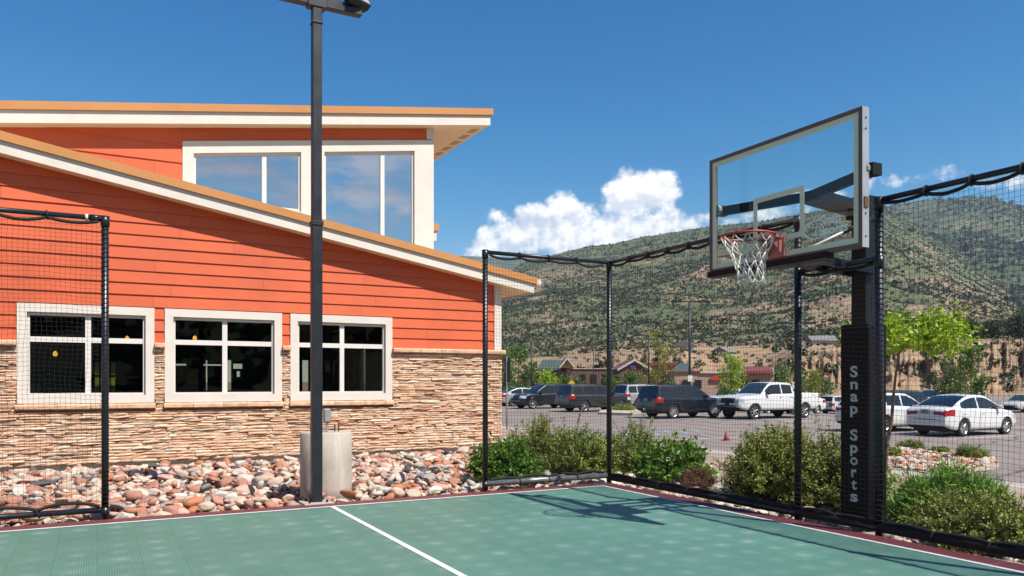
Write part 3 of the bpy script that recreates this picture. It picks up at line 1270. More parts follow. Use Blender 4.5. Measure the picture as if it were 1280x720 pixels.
# pendant lamps glowing inside
M['bulb'], t, b, out = newmat('lit_lamp_globe')
t.set(b, 'Base Color', (0.9, 0.6, 0.2, 1))
t.set(b, 'Emission Color', (1.0, 0.50, 0.08, 1))
t.set(b, 'Emission Strength', 1.7)
for (px, py, Y), lab in zip(((69, 443, 18.2), (159, 424, 18.2), (247, 445, 20.8), (243.5, 423.5, 17.6)),
                            ('small lit amber pendant lamp inside the left pane of the window behind the net', 'amber pendant lamp beside the pole behind the leftmost window',
                             'lower lit amber pendant lamp inside the middle window', 'upper amber pendant lamp just above the transom of the middle window')):
    p = onY(px, py, Y)
    e = empty('pendant_lamp', p, label=lab, cat='lamp', group='pendant lamps inside the building')
    MB().lathe([(0.008, .07), (.03, .05), (.045, .01), (.032, -.03), (.0, -.04)], 14, M=Matrix.Translation(p)).build('lamp_globe', M['bulb'], e, smooth=True)
    MB().tube([p + Vector((0, 0, .065)), (p.x, p.y, 2.94)], .006, 6).build('cord', M['black'], e)
pa_, pb_ = onY(118.5, 452, 15.25), onY(144, 492, 15.25)
st = empty('notice_board', (pa_.x, 15.25, 0), label='yellow green board standing inside behind the leftmost window', cat='board')  # panel standing in for greenery beyond, set near the glass to catch sun
MB().cbox((pa_.x, 15.23, pb_.z), (pb_.x, 15.27, pa_.z), .005).build('panel', mat('yellow_green_board', (0.62, 0.66, 0.12), 0.6, var=0.1), st)
lb = MB()
for i in range(1, 4):
    x = pa_.x + (pb_.x - pa_.x) * i / 4
    lb.box((x - .012, 15.22, pb_.z), (x + .012, 15.2285, pa_.z))
lb.box((pa_.x, 15.215, pb_.z + .3), (pb_.x, 15.2195, pb_.z + .33))
lb.box((pa_.x + .04, 15.23, 0), (pa_.x + .08, 15.27, pb_.z))
lb.box((pb_.x - .08, 15.23, 0), (pb_.x - .04, 15.27, pb_.z))
lb.build('stand', M['black'], st)

# ------------------------------------------------------------------ net fences round the court
FY, FX = 9.0, 6.35               # fence planes behind and beside the court
FH = 3.07


def netting(fn, u0, u1, z0, z1, pitch=0.045, r=0.00138, seed=0, name='net', parent=None, slack=0.02, mi=None):
    """knotted square netting: every strand is a real three-sided cord hanging slightly slack"""
    rs = np.random.default_rng(seed)
    ph = rs.uniform(0, 6.28, 6)
    def pos(u, z):
        k = (z - z0) / (z1 - z0)
        kk = 4 * k * (1 - k)
        d = slack * (np.sin(u * 2.3 + ph[0]) + .6 * np.sin(u * 5.1 + z * 2.0 + ph[1])) * kk
        du = .012 * np.sin(z * 5.0 + u * 1.7 + ph[2]) * kk + .006 * np.sin(z * 13 + u * 9 + ph[4]) * kk
        dz = .012 * np.sin(u * 4.2 + ph[3]) * kk + .007 * np.sin(u * 11 + z * 7 + ph[5]) * kk
        return u + du, z + dz, d
    V, Fa = [], []
    base = 0
    def strand(us, zs):
        nonlocal base
        n = len(us)
        u, z, d = pos(us, zs)
        P = np.stack(fn(u, z, d), 1)
        T = np.gradient(P, axis=0)
        T /= np.linalg.norm(T, axis=1)[:, None]
        A = np.cross(T, np.array([0.577, 0.577, 0.577]))
        A /= np.linalg.norm(A, axis=1)[:, None]
        B = np.cross(T, A)
        for k in range(3):
            a = 2 * math.pi * k / 3
            V.append(P + (A * math.cos(a) + B * math.sin(a)) * r)
        i = np.arange(n - 1)
        for k in range(3):
            k2 = (k + 1) % 3
            Fa.append(np.stack([base + k * n + i, base + k2 * n + i, base + k2 * n + i + 1, base + k * n + i + 1], 1))
        base += 3 * n
    nv = max(2, round((u1 - u0) / pitch))
    nh = max(2, round((z1 - z0) / pitch))
    for i in range(nv + 1):
        zs = np.linspace(z0, z1, 26)
        strand(np.full(26, u0 + (u1 - u0) * i / nv), zs)
    m = max(8, int((u1 - u0) / .14))
    for j in range(nh + 1):
        us = np.linspace(u0, u1, m)
        strand(us, np.full(m, z0 + (z1 - z0) * j / nh))
    return np_mesh(name, np.concatenate(V) - np.array(parent.location), np.concatenate(Fa), M['netting'], parent)


M['railgrey'] = mat('scuffed_pipe', (0.20, 0.20, 0.21), .28, metal=.3, var=.3, scale=9)  # grey colour painted in for the sun's highlight on a black pipe


def bw(u, z, d):        # back fence plane
    return (u, FY + d + 0 * u, z + 0 * u)


def sw(u, z, d):        # side fence plane
    return (FX + d + 0 * u, u, z + 0 * u)


def pt(fn, u, z, d=0.0):
    return Vector(fn(u, z, d))


def border_rope(fn, u0, u1, zt, step, sag, name, parent, r=0.017, up=False, seed=0):
    rr = random.Random(seed)
    n = max(1, round((u1 - u0) / step))
    pts = []
    for i in range(n):
        s = sag * rr.uniform(.55, 1.3)
        for k in range(8):
            t = k / 8
            b = 4 * t * (1 - t)
            pts.append(pt(fn, u0 + (u1 - u0) * (i + t) / n, zt - s * b * (-1 if up else 1), -0.012 + rr.uniform(-.006, .006)))
    pts.append(pt(fn, u1, zt, -.012))
    MB().tube(pts, r, 6).build(name, M['rope'], parent, smooth=True)
    return [u0 + (u1 - u0) * i / n for i in range(n + 1)]


def tie(mb, fn, u, z, rad, wid=.022, tilt=.02):
    """lashing: a short coil wrapped round a rail"""
    pts = []
    for k in range(13):
        a = 2 * math.pi * k / 12
        pts.append(pt(fn, u + tilt * (k / 12 - .5), z + math.sin(a) * rad, math.cos(a) * rad))
    mb.tube(pts, .009, 5)


def post(fn, u, z0, z1, parent, r=.034, lash=True):
    p = MB()
    p.tube([pt(fn, u, z0), pt(fn, u, z1)], r, 14)
    p.build('post', M['blackpipe'], parent, smooth=True)
    if lash:
        # net edge laced to the post: a helix of cord
        h = []
        n = int((z1 - z0) / .05)
        for i in range(n * 8 + 1):
            a = 2 * math.pi * i / 8
            h.append(Vector(fn(u + math.cos(a) * (r + .005), z0 + .1 + (z1 - z0 - .2) * i / (n * 8), math.sin(a) * (r + .005))))
        MB().tube(h, .003, 4).build('lacing', M['rope'], parent)


def rail(fn, u0, u1, z, parent, name, r=.024, m='blackpipe'):
    MB().tube([pt(fn, u0, z), pt(fn, u1, z)], r, 12).build(name, M[m], parent, smooth=True)


def fitting(fn, u, z, parent, r=.043, l=.05, along=True):
    e = MB()
    e.tube([pt(fn, u, z - l - .03), pt(fn, u, z + .028)], r, 14)
    e.build('corner_fitting', M['blackpipe'], parent, smooth=True)


def span(fn, u0, u1, parent, seed, zb=0.085, zt=FH, top=True, bundle=False):
    """one bay between two posts"""
    if top:
        rail(fn, u0, u1, zt, parent, 'top_rail', .026)
    us = border_rope(fn, u0 + .06, u1 - .06, zt - .034, .42, .034, 'border_rope', parent, seed=seed)
    tm = MB()
    for u in us[1:-1]:
        tie(tm, fn, u, zt - .012, .043)
    tm.build('lashing', M['rope'], parent)
    if bundle:
        rail(fn, u0, u1, zb, parent, 'bottom_rail', .045, 'rope')
    else:
        rail(fn, u0, u1, zb, parent, 'bottom_rail', .042 if seed == 5 else .030, 'railgrey' if seed == 5 else 'blackpipe')
    us = border_rope(fn, u0 + .05, u1 - .05, zb + .04, .5, .02 if bundle else (.03 if seed == 5 else .07), 'border_rope', parent, up=True, seed=seed + 50)
    tm = MB()
    for u in us[1:-1]:
        tie(tm, fn, u, zb + .008, .05 if bundle else .042, tilt=.07)
    tm.build('lashing', M['rope'], parent)
    netting(fn, u0 + .03, u1 - .03, zb + .06, zt - .045, seed=seed, parent=parent)


lf = empty('net_fence', (0.068, FY, 0), label='black net panel on pipe frame at left, in front of the leftmost window', cat='fence', group='net panels round the court')
post(bw, 0.068, -.1, FH, lf)
post(bw, -2.75, -.1, FH, lf)
fitting(bw, .068, FH, lf)
span(bw, -2.75, .068, lf, 3)
fitting(bw, .068, .085, lf, .042, .04)
MB().tube([(0.03, FY - .0, FH), (-0.07, FY, FH)], .034, 12).build('corner_fitting', M['blackpipe'], lf, smooth=True)
MB().tube([(-0.085, FY - .0, FH), (-.11, FY, FH)], .033, 12).build('clamp_band', M['vinyl'], lf, smooth=True)

rf = empty('net_fence', (4.41, FY, 0), label='short black net panel between the building corner and the court corner', cat='fence', group='net panels round the court')
post(bw, 4.41, -.1, FH, rf)
fitting(bw, 4.41, FH, rf)
fitting(bw, 4.41, .085, rf, .042, .04)
span(bw, 4.41, FX - .05, rf, 5)

sf = empty('net_fence', (FX, FY, 0), label='long black net fence along the right side of the court behind the hoop', cat='fence', group='net panels round the court')
POSTS = [FY, 5.66, 4.72, 2.2, -.4]
for y in POSTS:
    post(sw, y, -.1, FH + .02, sf, .036)
    fitting(sw, y, FH, sf, .046)
span(sw, 5.66, FY, sf, 7, zb=.058, bundle=True)
span(sw, 4.72, 5.66, sf, 8, zb=.058, zt=2.53, bundle=True)
span(sw, 2.2, 4.72, sf, 9, zb=.058, bundle=True)
span(sw, -.4, 2.2, sf, 10, zb=.058, bundle=True)
fitting(sw, 4.72, 2.53, sf, .046)

# ------------------------------------------------------------------ floodlight pole
LP = Vector((2.235, FY + .0, 0))
lp = empty('floodlight_pole', LP, label='tall square black floodlight pole at the back edge of the court', cat='light pole')
MB().cbox((LP.x - .058, LP.y - .058, 0.0), (LP.x + .058, LP.y + .058, 3.25), .006).build('post', M['black'], lp)
MB().cbox((LP.x - .053, LP.y - .053, 3.18), (LP.x + .053, LP.y + .053, 5.735), .006).build('upper_post', M['black'], lp)
MB().cbox((LP.x - .068, LP.y - .068, 3.20), (LP.x + .068, LP.y + .068, 3.255), .006).build('collar', M['black'], lp)
MB().cbox((LP.x - .063, LP.y - .063, 5.53), (LP.x + .063, LP.y + .063, 5.555), .005).build('collar', M['black'], lp)
MB().cbox((LP.x - .17, LP.y - .16, -.02), (LP.x + .17, LP.y + .16, .012), .004).build('base_plate', M['walk'], lp)
bb = MB()
for sx in (-1, 1):
    for sy in (-1, 1):
        bb = MB().lathe([(.014, .012), (.014, .04), (.004, .045)], 6, M=Matrix.Translation((LP.x + sx * .1, LP.y + sy * .1, 0)))
        bb.build('anchor_bolt', M['black'], lp)
arm = MB().cbox((1.66, LP.y - .05, 5.737), (2.765, LP.y + .05, 5.85), .006)
arm.build('cross_arm', M['black'], lp)
MB().cbox((LP.x - .11, LP.y - .065, 5.715), (LP.x + .11, LP.y + .065, 5.875), .008).build('arm_bracket', M['black'], lp)
M['lamp_lens'] = mat('floodlight_lens', (0.42, 0.38, 0.36), 0.25, var=0.06, scale=8)


def flood(x, yaw, pitch, lab, up=.20):
    base = Vector((x, LP.y, 5.852))
    e = empty('floodlight', base, label=lab, cat='floodlight', group='floodlights on the cross arm')
    Mx = Matrix.Translation(base + Vector((0, -.02, up))) @ Matrix.Rotation(yaw, 4, 'Z') @ Matrix.Rotation(pitch, 4, 'X')
    MB().cbox((-.15, -.05, -.13), (.15, .05, .13), .012, M=Mx).build('housing', M['black'], e)
    MB().box((-.13, -.054, -.11), (.13, -.0505, .11), M=Mx).build('lens', M['lamp_lens'], e)
    f = MB()
    for i in range(7):
        f.box((-.13 + .042 * i, .051, -.11), (-.12 + .042 * i, .085, .11), M=Mx)
    f.build('cooling_fin', M['black'], e)
    y = MB()
    y.cbox((-.175, -.02, -.2), (.175, .02, -.18), .004, M=Matrix.Translation(base + Vector((0, 0, .2))) @ Matrix.Rotation(yaw, 4, 'Z'))
    for s in (-1, 1):
        y.box((s * .165 - .006, -.02, -.18), (s * .165 + .006, .02, .02), M=Matrix.Translation(base + Vector((0, 0, .2))) @ Matrix.Rotation(yaw, 4, 'Z'))
    y.build('yoke', M['black'], e)


flood(2.70, .45, -.55, 'black floodlight at the right end of the cross arm', .10)
flood(1.84, -.4, -.7, 'black floodlight at the left end of the cross arm')
flood(2.21, 0.05, -.7, 'black floodlight in the middle of the cross arm above the pole')

# ------------------------------------------------------------------ concrete footing with conduit and outlet box
cf = empty('concrete_footing', (2.52, 9.66, 0), label='grey round concrete footing standing in the rocks behind the floodlight pole', cat='footing')
zc = 0.775
MB().lathe([(.315, -.15), (.315, .1), (.316, .4), (.314, zc - .012), (.303, zc), (.02, zc + .004)], 48, M=Matrix.Translation((2.52, 9.66, 0))).build('column', M['footing'], cf, smooth=False)
for p in cf.children[0].data.polygons:
    p.use_smooth = abs(p.normal.z) < .5
M['rust'] = mat('rusty_bolt', (0.16, 0.075, 0.04), 0.7, var=.3, scale=30, metal=.3)
for dx in (.115, .165, -.09):
    MB().lathe([(.011, zc), (.011, zc + .085), (.006, zc + .09)], 8, M=Matrix.Translation((2.5 + dx, 9.58 + abs(dx) * .2, 0))).build('anchor_bolt', M['rust'], cf)
M['greymetal'] = mat('grey_galvanised', (0.42, 0.40, 0.36), 0.45, metal=.4, var=.12, scale=12)
ob = empty('outlet_box', (2.465, 9.56, zc), label='small grey outlet box on a conduit above the concrete footing', cat='electrical box')
MB().tube([(2.505, 9.56, zc), (2.505, 9.56, zc + .12)], .014, 8).build('conduit', M['greymetal'], ob)
MB().cbox((2.460, 9.53, zc + .11), (2.550, 9.59, zc + .29), .01).build('box', M['greymetal'], ob)
MB().cbox((2.470, 9.52, zc + .13), (2.540, 9.529, zc + .27), .004).build('cover', M['greymetal'], ob)

# ------------------------------------------------------------------ basketball hoop
HX, HY = 5.57, 5.2               # board face and middle
PX = 6.62                        # face of the padding
hoop = empty('basketball_hoop', (6.76, HY, -.05), label='basketball hoop with glass backboard on a padded black steel pole', cat='basketball hoop')
M['pad'] = mat('black_vinyl_pad', (0.006, 0.006, 0.008), 0.5, var=.2, scale=3, bump=.12, bscale=12, spec=.2)
M['pole'] = mat('black_powder_coat', (0.010, 0.011, 0.014), 0.45, var=.2, scale=4, spec=.3)
M['brace'] = mat('black_brace_paint', (0.007, 0.006, 0.006), 0.55, var=.2, spec=.3)
M['logo'] = mat('white_glass_print', (0.98, 0.98, 0.93), .6, var=.02)
M['alu'] = mat('board_aluminium', (0.62, 0.62, 0.63), 0.35, metal=.55, var=.08, scale=6)
M['bronze'] = mat('board_frame_front', (0.17, 0.115, 0.10), 0.5, metal=.3, var=.1)  # aluminium frame, its colour darkened for the shade on the front
M['frit'] = mat('white_board_marking', (0.80, 0.80, 0.60), 0.55, var=.05, scale=3)
M['boardglass'] = glassmat('backboard_glass', (0.82, 0.90, 0.88), 0.0)
M['rimred'] = mat('red_rim_paint', (0.55, 0.055, 0.035), 0.42, var=.12, scale=9)
M['rimpink'] = mat('faded_red_rim_bracket', (0.62, 0.17, 0.16), 0.5, var=.12, scale=9)
M['hoopnet'] = mat('white_net_cord', (0.78, 0.73, 0.66), 0.8, var=.12, scale=30)
M['letter'] = mat('grey_lettering', (0.72, 0.71, 0.70), 0.6, var=.05)

padb = MB().cbox((PX, HY - .165, 0.0), (PX + .27, HY + .165, 1.97), .012)
pad = padb.build('pole_pad', M['pad'], hoop)
MB().box((PX - .003, HY - .163, 1.93), (PX + .273, HY + .163, 1.945)).build('pad_seam', M['rope'], pad)
# lettering runs down the padding, one upright letter above the next
lt = MB()
z = 1.50
for ch in 'Snap Sports':
    if ch == ' ':
        z -= 0.145
        continue
    vs, fs = text_mesh(ch, 0.15, 0, .03)
    k = 1.0
    wid = max(v.x for v in vs) - min(v.x for v in vs)
    sx = 0.088 / wid if ch not in 'rt' else .066 / wid
    xc = (max(v.x for v in vs) + min(v.x for v in vs)) / 2
    lt.add([(PX - .0022, HY - (v.x - xc) * sx, z + v.y - .052) for v in vs], fs)
    z -= 0.121
lt.build('lettering', M['letter'], pad)
MB().cbox((PX + .06, HY - .085, -.05), (PX + .25, HY + .085, 3.25), .008).build('pole', M['pole'], hoop)
MB().cbox((PX + .02, HY - .12, 3.02), (PX + .29, HY + .12, 3.16), .008).build('pole_head', M['pole'], hoop)
# parallel arms from the pole to the back of the board
am = MB()
def beam(mb, a, b, w, h):
    a, b = Vector(a), Vector(b)
    d = (b - a).normalized()
    s = d.cross(Vector((0, 0, 1)))
    if s.length < 1e-3:
        s = Vector((0, 1, 0))
    s.normalize()
    u = s.cross(d)
    vs = []
    for p in (a, b):
        for i, j in ((-1, -1), (1, -1), (1, 1), (-1, 1)):
            vs.append(p + s * (i * w / 2) + u * (j * h / 2))
    mb.add(vs, [(0, 1, 2, 3), (7, 6, 5, 4), (0, 4, 5, 1), (1, 5, 6, 2), (2, 6, 7, 3), (3, 7, 4, 0)])
for dy in (-.10, .10):
    mb = MB()
    beam(mb, (5.97, HY + dy, 3.17), (PX + .16, HY + dy, 3.10), .03, .09)
    mb.build('upper_arm', M['brace'], hoop)
    mb = MB()
    beam(mb, (5.70, HY + dy * 1.3, 2.56), (PX + .16, HY + dy * 1.3, 2.50), .03, .08)
    mb.build('lower_arm', M['pole'], hoop)
mb = MB()
beam(mb, (5.73, HY + .90, 3.17), (6.0, HY + .03, 3.17), .05, .09)
beam(mb, (6.0, HY - .03, 3.17), (5.73, HY - .90, 3.17), .05, .09)
beam(mb, (6.0, HY + .05, 3.171), (6.0, HY - .05, 3.171), .052, .092)
for s in (-1, 1):
    mb.box((5.66, HY + s * .90 - .035, 3.12), (5.775, HY + s * .90 + .035, 3.22))
mb.build('board_brace', M['brace'], hoop)
mb = MB()
for s in (-1, 1):
    mb.tube([(5.62, HY + s * .87, 3.17), (5.66, HY + s * .87, 3.17)], .05, 10)
mb.build('brace_knob', M['greymetal'], hoop)
mb = MB()
mb.cbox((5.655, HY - .28, 2.50), (5.95, HY + .28, 2.62), .008)
mb.build('lower_bracket', M['pole'], hoop)
MB().tube([(5.80, HY - .12, 2.62), (PX + .12, HY - .13, 3.02)], .013, 8).build('gas_strut', M['vinyl'], hoop, smooth=True)
MB().tube([(6.3, HY - .125, 2.83), (PX + .12, HY - .13, 3.02)], .022, 8).build('strut_sleeve', M['pole'], hoop, smooth=True)

# backboard
BW, B0, B1 = 0.905, 2.515, 3.675
y0, y1 = HY - BW, HY + BW
fr = MB()
fd = .075
for a, b in (((HX - .006, y0, B0), (HX + fd, y0 + .035, B1)), ((HX - .006, y1 - .035, B0), (HX + fd, y1, B1)),
             ((HX - .0055, y0 + .0351, B0), (HX + fd, y1 - .0351, B0 + .035)), ((HX - .0055, y0 + .0351, B1 - .035), (HX + fd, y1 - .0351, B1))):
    fr.box(a, b)
board = fr.build('backboard', M['bronze'], hoop)
al = MB()
al.box((HX - .004, y0 - .003, B0 - .002), (HX + fd + .002, y0 - .0005, B1 + .002))  # sunlit side of the same frame, in the lighter aluminium colour
al.build('edge_channel', M['alu'], board)
for z in (B0 + .09, B0 + .28, B1 - .09, B1 - .18):
    MB().tube([(HX + .035, y0 - .009, z), (HX + .035, y0 - .003, z)], .008, 8).build('screw', M['black'], board)
MB().box((HX + .012, y0 - .012, 2.84), (HX + .06, y0 - .0035, 2.93)).build('frame_clip', M['rust'], board)
gl = MB()
gl.add([(HX + .004, y0 + .0352, B0 + .0352), (HX + .004, y1 - .0352, B0 + .0352), (HX + .004, y1 - .0352, B1 - .0352), (HX + .004, y0 + .0352, B1 - .0352)], [(0, 1, 2, 3)])
gl.build('glass', M['boardglass'], board)
mk = MB()
fxm = HX + .0012
def frame_rect(mb, ya, yb, za, zb, w, x):
    mb.box((x, ya, za), (x + .0018, ya + w, zb))
    mb.box((x, yb - w, za), (x + .0018, yb, zb))
    mb.box((x, ya + w + .0001, za), (x + .0018, yb - w - .0001, za + w))
    mb.box((x, ya + w + .0001, zb - w), (x + .0018, yb - w - .0001, zb))
frame_rect(mk, y0 + .0353, y1 - .0353, B0 + .0353, B1 - .0353, .05, fxm)
mk.build('border_marking', M['frit'], board)
mk = MB()
frame_rect(mk, HY - .305, HY + .305, 2.70, 3.157, .05, fxm)
mk.build('target_square', M['frit'], board)
bp = MB()
prof = [(HX - .03, B0 + .012), (HX - .03, B0 - .045), (HX + .085, B0 - .05), (HX + .085, B0 - .002), (HX - .007, B0 - .002), (HX - .007, B0 + .012)]
bp.prism(prof, lambda u, v, d: (u, d, v), HY - BW * .62, y1 + .008)
bp.build('bottom_pad', M['pad'], board)
# small maker's mark in the corner of the glass: a swoosh with a ball, two words
lg = MB()
def word(mb, s, size, yc, zc, shear=.15):
    vs, fs = text_mesh(s, size, 0, .02)
    xc = (max(v.x for v in vs) + min(v.x for v in vs)) / 2
    mb.add([(HX + .0016, yc - (v.x - xc + v.y * shear), zc + v.y) for v in vs], fs)
ly, lz = HY - .58, 2.735
word(lg, 'Snap', .115, ly, lz + .03)
word(lg, 'Sports', .115, ly - .03, lz - .06)
for k, (rx, rz, w) in enumerate(((.15, .085, .016), (.05, .05, .006))):
    cyy, czz = (ly + .135, lz - .0) if k == 0 else (ly + .11, lz - .03)
    n = 28
    vs, fs = [], []
    a0, a1 = (R(60), R(300)) if k == 0 else (0, 2 * math.pi)
    for i in range(n + 1):
        a = a0 + (a1 - a0) * i / n
        ww = w * (math.sin(math.pi * i / n) if k == 0 else 1) + .002
        ca, sa = math.cos(a), math.sin(a)
        vs += [(HX + .0016, cyy - ca * rx, czz + sa * rz), (HX + .0016, cyy - ca * (rx - ww), czz + sa * (rz - ww))]
    fs = [(2 * i, 2 * i + 2, 2 * i + 3, 2 * i + 1) for i in range(n)]
    lg.add(vs, fs)
lg.build('logo', M['logo'], board)

# rim, bracket and net
RC = Vector((HX - .15 - .2286, HY, 2.72))
rm = MB()
rm.tube([RC + Vector((math.cos(2 * math.pi * i / 40) * .2366, math.sin(2 * math.pi * i / 40) * .2366, 0)) for i in range(41)], .0095, 10, caps=False)
rim = rm.build('rim', M['rimred'], hoop, smooth=True)
br = MB()
xb = HX - .012
br.cbox((xb - .016, HY - .10, 2.55), (xb, HY + .10, 2.735), .004)
br.build('mounting_plate', M['rimpink'], rim)
b2 = MB()
xr = RC.x + .2
b2.add([(xb - .017, HY - .085, 2.745), (xb - .017, HY + .085, 2.745), (xr, HY + .13, 2.735), (xr, HY - .13, 2.735), (xb - .017, HY - .085, 2.715), (xb - .017, HY + .085, 2.715), (xr, HY + .13, 2.712), (xr, HY - .13, 2.712)],
       [(0, 1, 2, 3), (7, 6, 5, 4), (0, 4, 5, 1), (1, 5, 6, 2), (2, 6, 7, 3), (3, 7, 4, 0)])
for s in (-1, 1):
    yy = HY + s * .075
    b2.prism([(xb - .017, 2.71), (xb - .017, 2.56), (xr + .0, 2.71)], lambda u, v, d: (u, d, v), yy - .006, yy + .006)
b2.build('bracket', M['rimpink'], rim)
wires = MB()
for i in range(12):
    a = 2 * math.pi * (i + .5) / 12
    p = RC + Vector((math.cos(a) * .2366, math.sin(a) * .2366, -.016))
    t_ = Vector((-math.sin(a), math.cos(a), 0))
    wires.tube([p + t_ * .012 + Vector((0, 0, .008)), p + t_ * .008 + Vector((0, 0, -.008)), p - t_ * .008 + Vector((0, 0, -.008)), p - t_ * .012 + Vector((0, 0, .008))], .004, 5)
wires.build('net_hook', M['rimred'], rim)
nb = MB()
rr = random.Random(3)
levels = [(0.0, .232), (-.075, .205), (-.15, .165), (-.225, .135), (-.30, .125), (-.375, .125), (-.43, .128)]
sway = Vector((.035, -.03, 0))
node = {}
for k, (dz, rad) in enumerate(levels):
    for i in range(12):
        a = 2 * math.pi * (i + (.5 if k % 2 == 0 else 1.0)) / 12
        jit = Vector((rr.uniform(-1, 1), rr.uniform(-1, 1), rr.uniform(-1, 1))) * (.013 if k else 0)
        f = (-dz / .43) ** 1.5
        node[k, i] = RC + Vector((math.cos(a) * rad, math.sin(a) * rad, dz - .012)) + jit + sway * f
for k in range(len(levels) - 1):
    for i in range(12):
        for j in ((i, (i - 1) % 12) if k % 2 == 0 else (i, (i + 1) % 12)):
            p, q = node[k, i], node[k + 1, j]
            m_ = (p + q) / 2 + Vector((rr.uniform(-1, 1), rr.uniform(-1, 1), -1.2)) * .007
            nb.tube([p, m_, q], .0052 if k < 5 else .004, 5)
nb.build('net', M['hoopnet'], hoop, smooth=True)

# ------------------------------------------------------------------ river rocks
ICO1, ICO2, ICO3 = icosphere(1), icosphere(2), icosphere(3)
ROCKCOL = {
    'salmon': (0.50, 0.235, 0.16), 'cream': (0.62, 0.49, 0.36), 'pale': (0.66, 0.59, 0.50), 'grey': (0.38, 0.345, 0.32),
    'rust': (0.50, 0.19, 0.09), 'dark': (0.10, 0.088, 0.088), 'pink': (0.60, 0.38, 0.29)}
WORDS = {'salmon': 'salmon red', 'cream': 'cream coloured', 'pale': 'whitish', 'grey': 'grey', 'rust': 'rusty orange', 'dark': 'charcoal dark', 'pink': 'pinkish'}


def rock_material(name, c):
    m, t, b, out = newmat(name)
    tc = t.new('ShaderNodeTexCoord').outputs['Object']
    rnd = t.new('ShaderNodeObjectInfo').outputs['Random']
    n1 = t.noise(tc, 9, 7, 0.7, .6)
    n2 = t.noise(tc, 70, 4, 0.6)
    lite = tuple(min(.85, x * 1.2 + .06) for x in c)
    dark = tuple(x * .66 for x in c)
    cc = t.ramp(n1, [(0.3, dark), (0.5, c), (0.72, lite)])
    v = t.new('ShaderNodeVectorMath', operation='SCALE', ins={0: cc})
    t.set(v, 'Scale', t.math('MULTIPLY', t.mapr(rnd, 0, 1, .82, 1.15), t.mapr(n2, .3, .7, .9, 1.1)))
    t.set(b, 'Base Color', v.outputs[0])
    t.set(b, 'Roughness', .78)
    t.set(b, 'Specular IOR Level', .3)
    bn = t.new('ShaderNodeBump', ins={'Strength': .45, 'Distance': .012})
    t.set(bn, 'Height', t.math('ADD', n1, t.math('MULTIPLY', n2, .4)))
    t.set(b, 'Normal', bn.outputs[0])
    return m


RM = {k: rock_material(k + '_rock', c) for k, c in ROCKCOL.items()}
M['rocks'] = rampmat('mixed_river_rock', [(0, ROCKCOL['dark']), (.035, ROCKCOL['dark']), (.05, ROCKCOL['grey']), (.11, ROCKCOL['grey']), (.2, ROCKCOL['rust']), (.36, ROCKCOL['salmon']), (.54, ROCKCOL['pink']), (.7, ROCKCOL['cream']), (.88, ROCKCOL['pale']), (1, ROCKCOL['cream'])], .8, .4, 40, 10, .22)


def rock_shape(base, rs):
    v, f = base
    p = v.copy()
    for _ in range(rs.integers(6, 11)):                      # facet the cobble with a few soft cutting planes
        n = rs.normal(size=3)
        n /= np.linalg.norm(n)
        d = rs.uniform(.55, .85)
        k = p @ n - d
        p -= np.outer(np.clip(k, 0, None) * .96, n)
    a = rs.normal(size=(5, 3)) * 1.6
    ph = rs.uniform(0, 6.28, 5)
    p *= (1 + .045 * np.sin(v @ a.T + ph).sum(1) / 1.5)[:, None]
    p *= np.array([1.0, rs.uniform(.68, .95), rs.uniform(.36, .62)])
    return p, f


rsr = np.random.default_rng(21)
SHAPES = [rock_shape(ICO2, rsr) for _ in range(10)]
SHAPES1 = [rock_shape(ICO1, rsr) for _ in range(12)]
ROCKMESH = {}
for k in RM:
    for i, (v, f) in enumerate(SHAPES):
        me = bpy.data.meshes.new('river_rock')
        me.from_pydata(v.tolist(), [], f.tolist())
        me.polygons.foreach_set('use_smooth', [True] * len(f))
        me.materials.append(RM[k])
        ROCKMESH[k, i] = me


def rot_matrix(rs, tilt=.35):
    a, b, c = rs.uniform(0, 6.28), rs.normal() * tilt, rs.normal() * tilt
    return np.array((Matrix.Rotation(a, 3, 'Z') @ Matrix.Rotation(b, 3, 'X') @ Matrix.Rotation(c, 3, 'Y')))


def rock_obj(x, y, z, s, rs, kind, label, group):
    o = bpy.data.objects.new('river_rock', ROCKMESH[kind, int(rs.integers(0, 10))])
    col.objects.link(o)
    o.location = (x, y, z)
    o.rotation_euler = (rs.normal() * .25, rs.normal() * .25, rs.uniform(0, 6.28))
    o.scale = (s, s, s)
    return tag(o, label, 'rock', group)


def rock_stuff(items, name, rs, mat_, loc=(0, 0, 0)):
    V, F_, b = [], [], 0
    for x, y, z, s in items:
        v, f = SHAPES1[int(rs.integers(0, len(SHAPES1)))]
        p = (v @ rot_matrix(rs).T) * s * rs.uniform(.85, 1.15, 3) + np.array((x, y, z))
        V.append(p)
        F_.append(f + b)
        b += len(v)
    return tag(np_mesh(name, np.concatenate(V), np.concatenate(F_), mat_, smooth=True, loc=loc), kind='stuff')


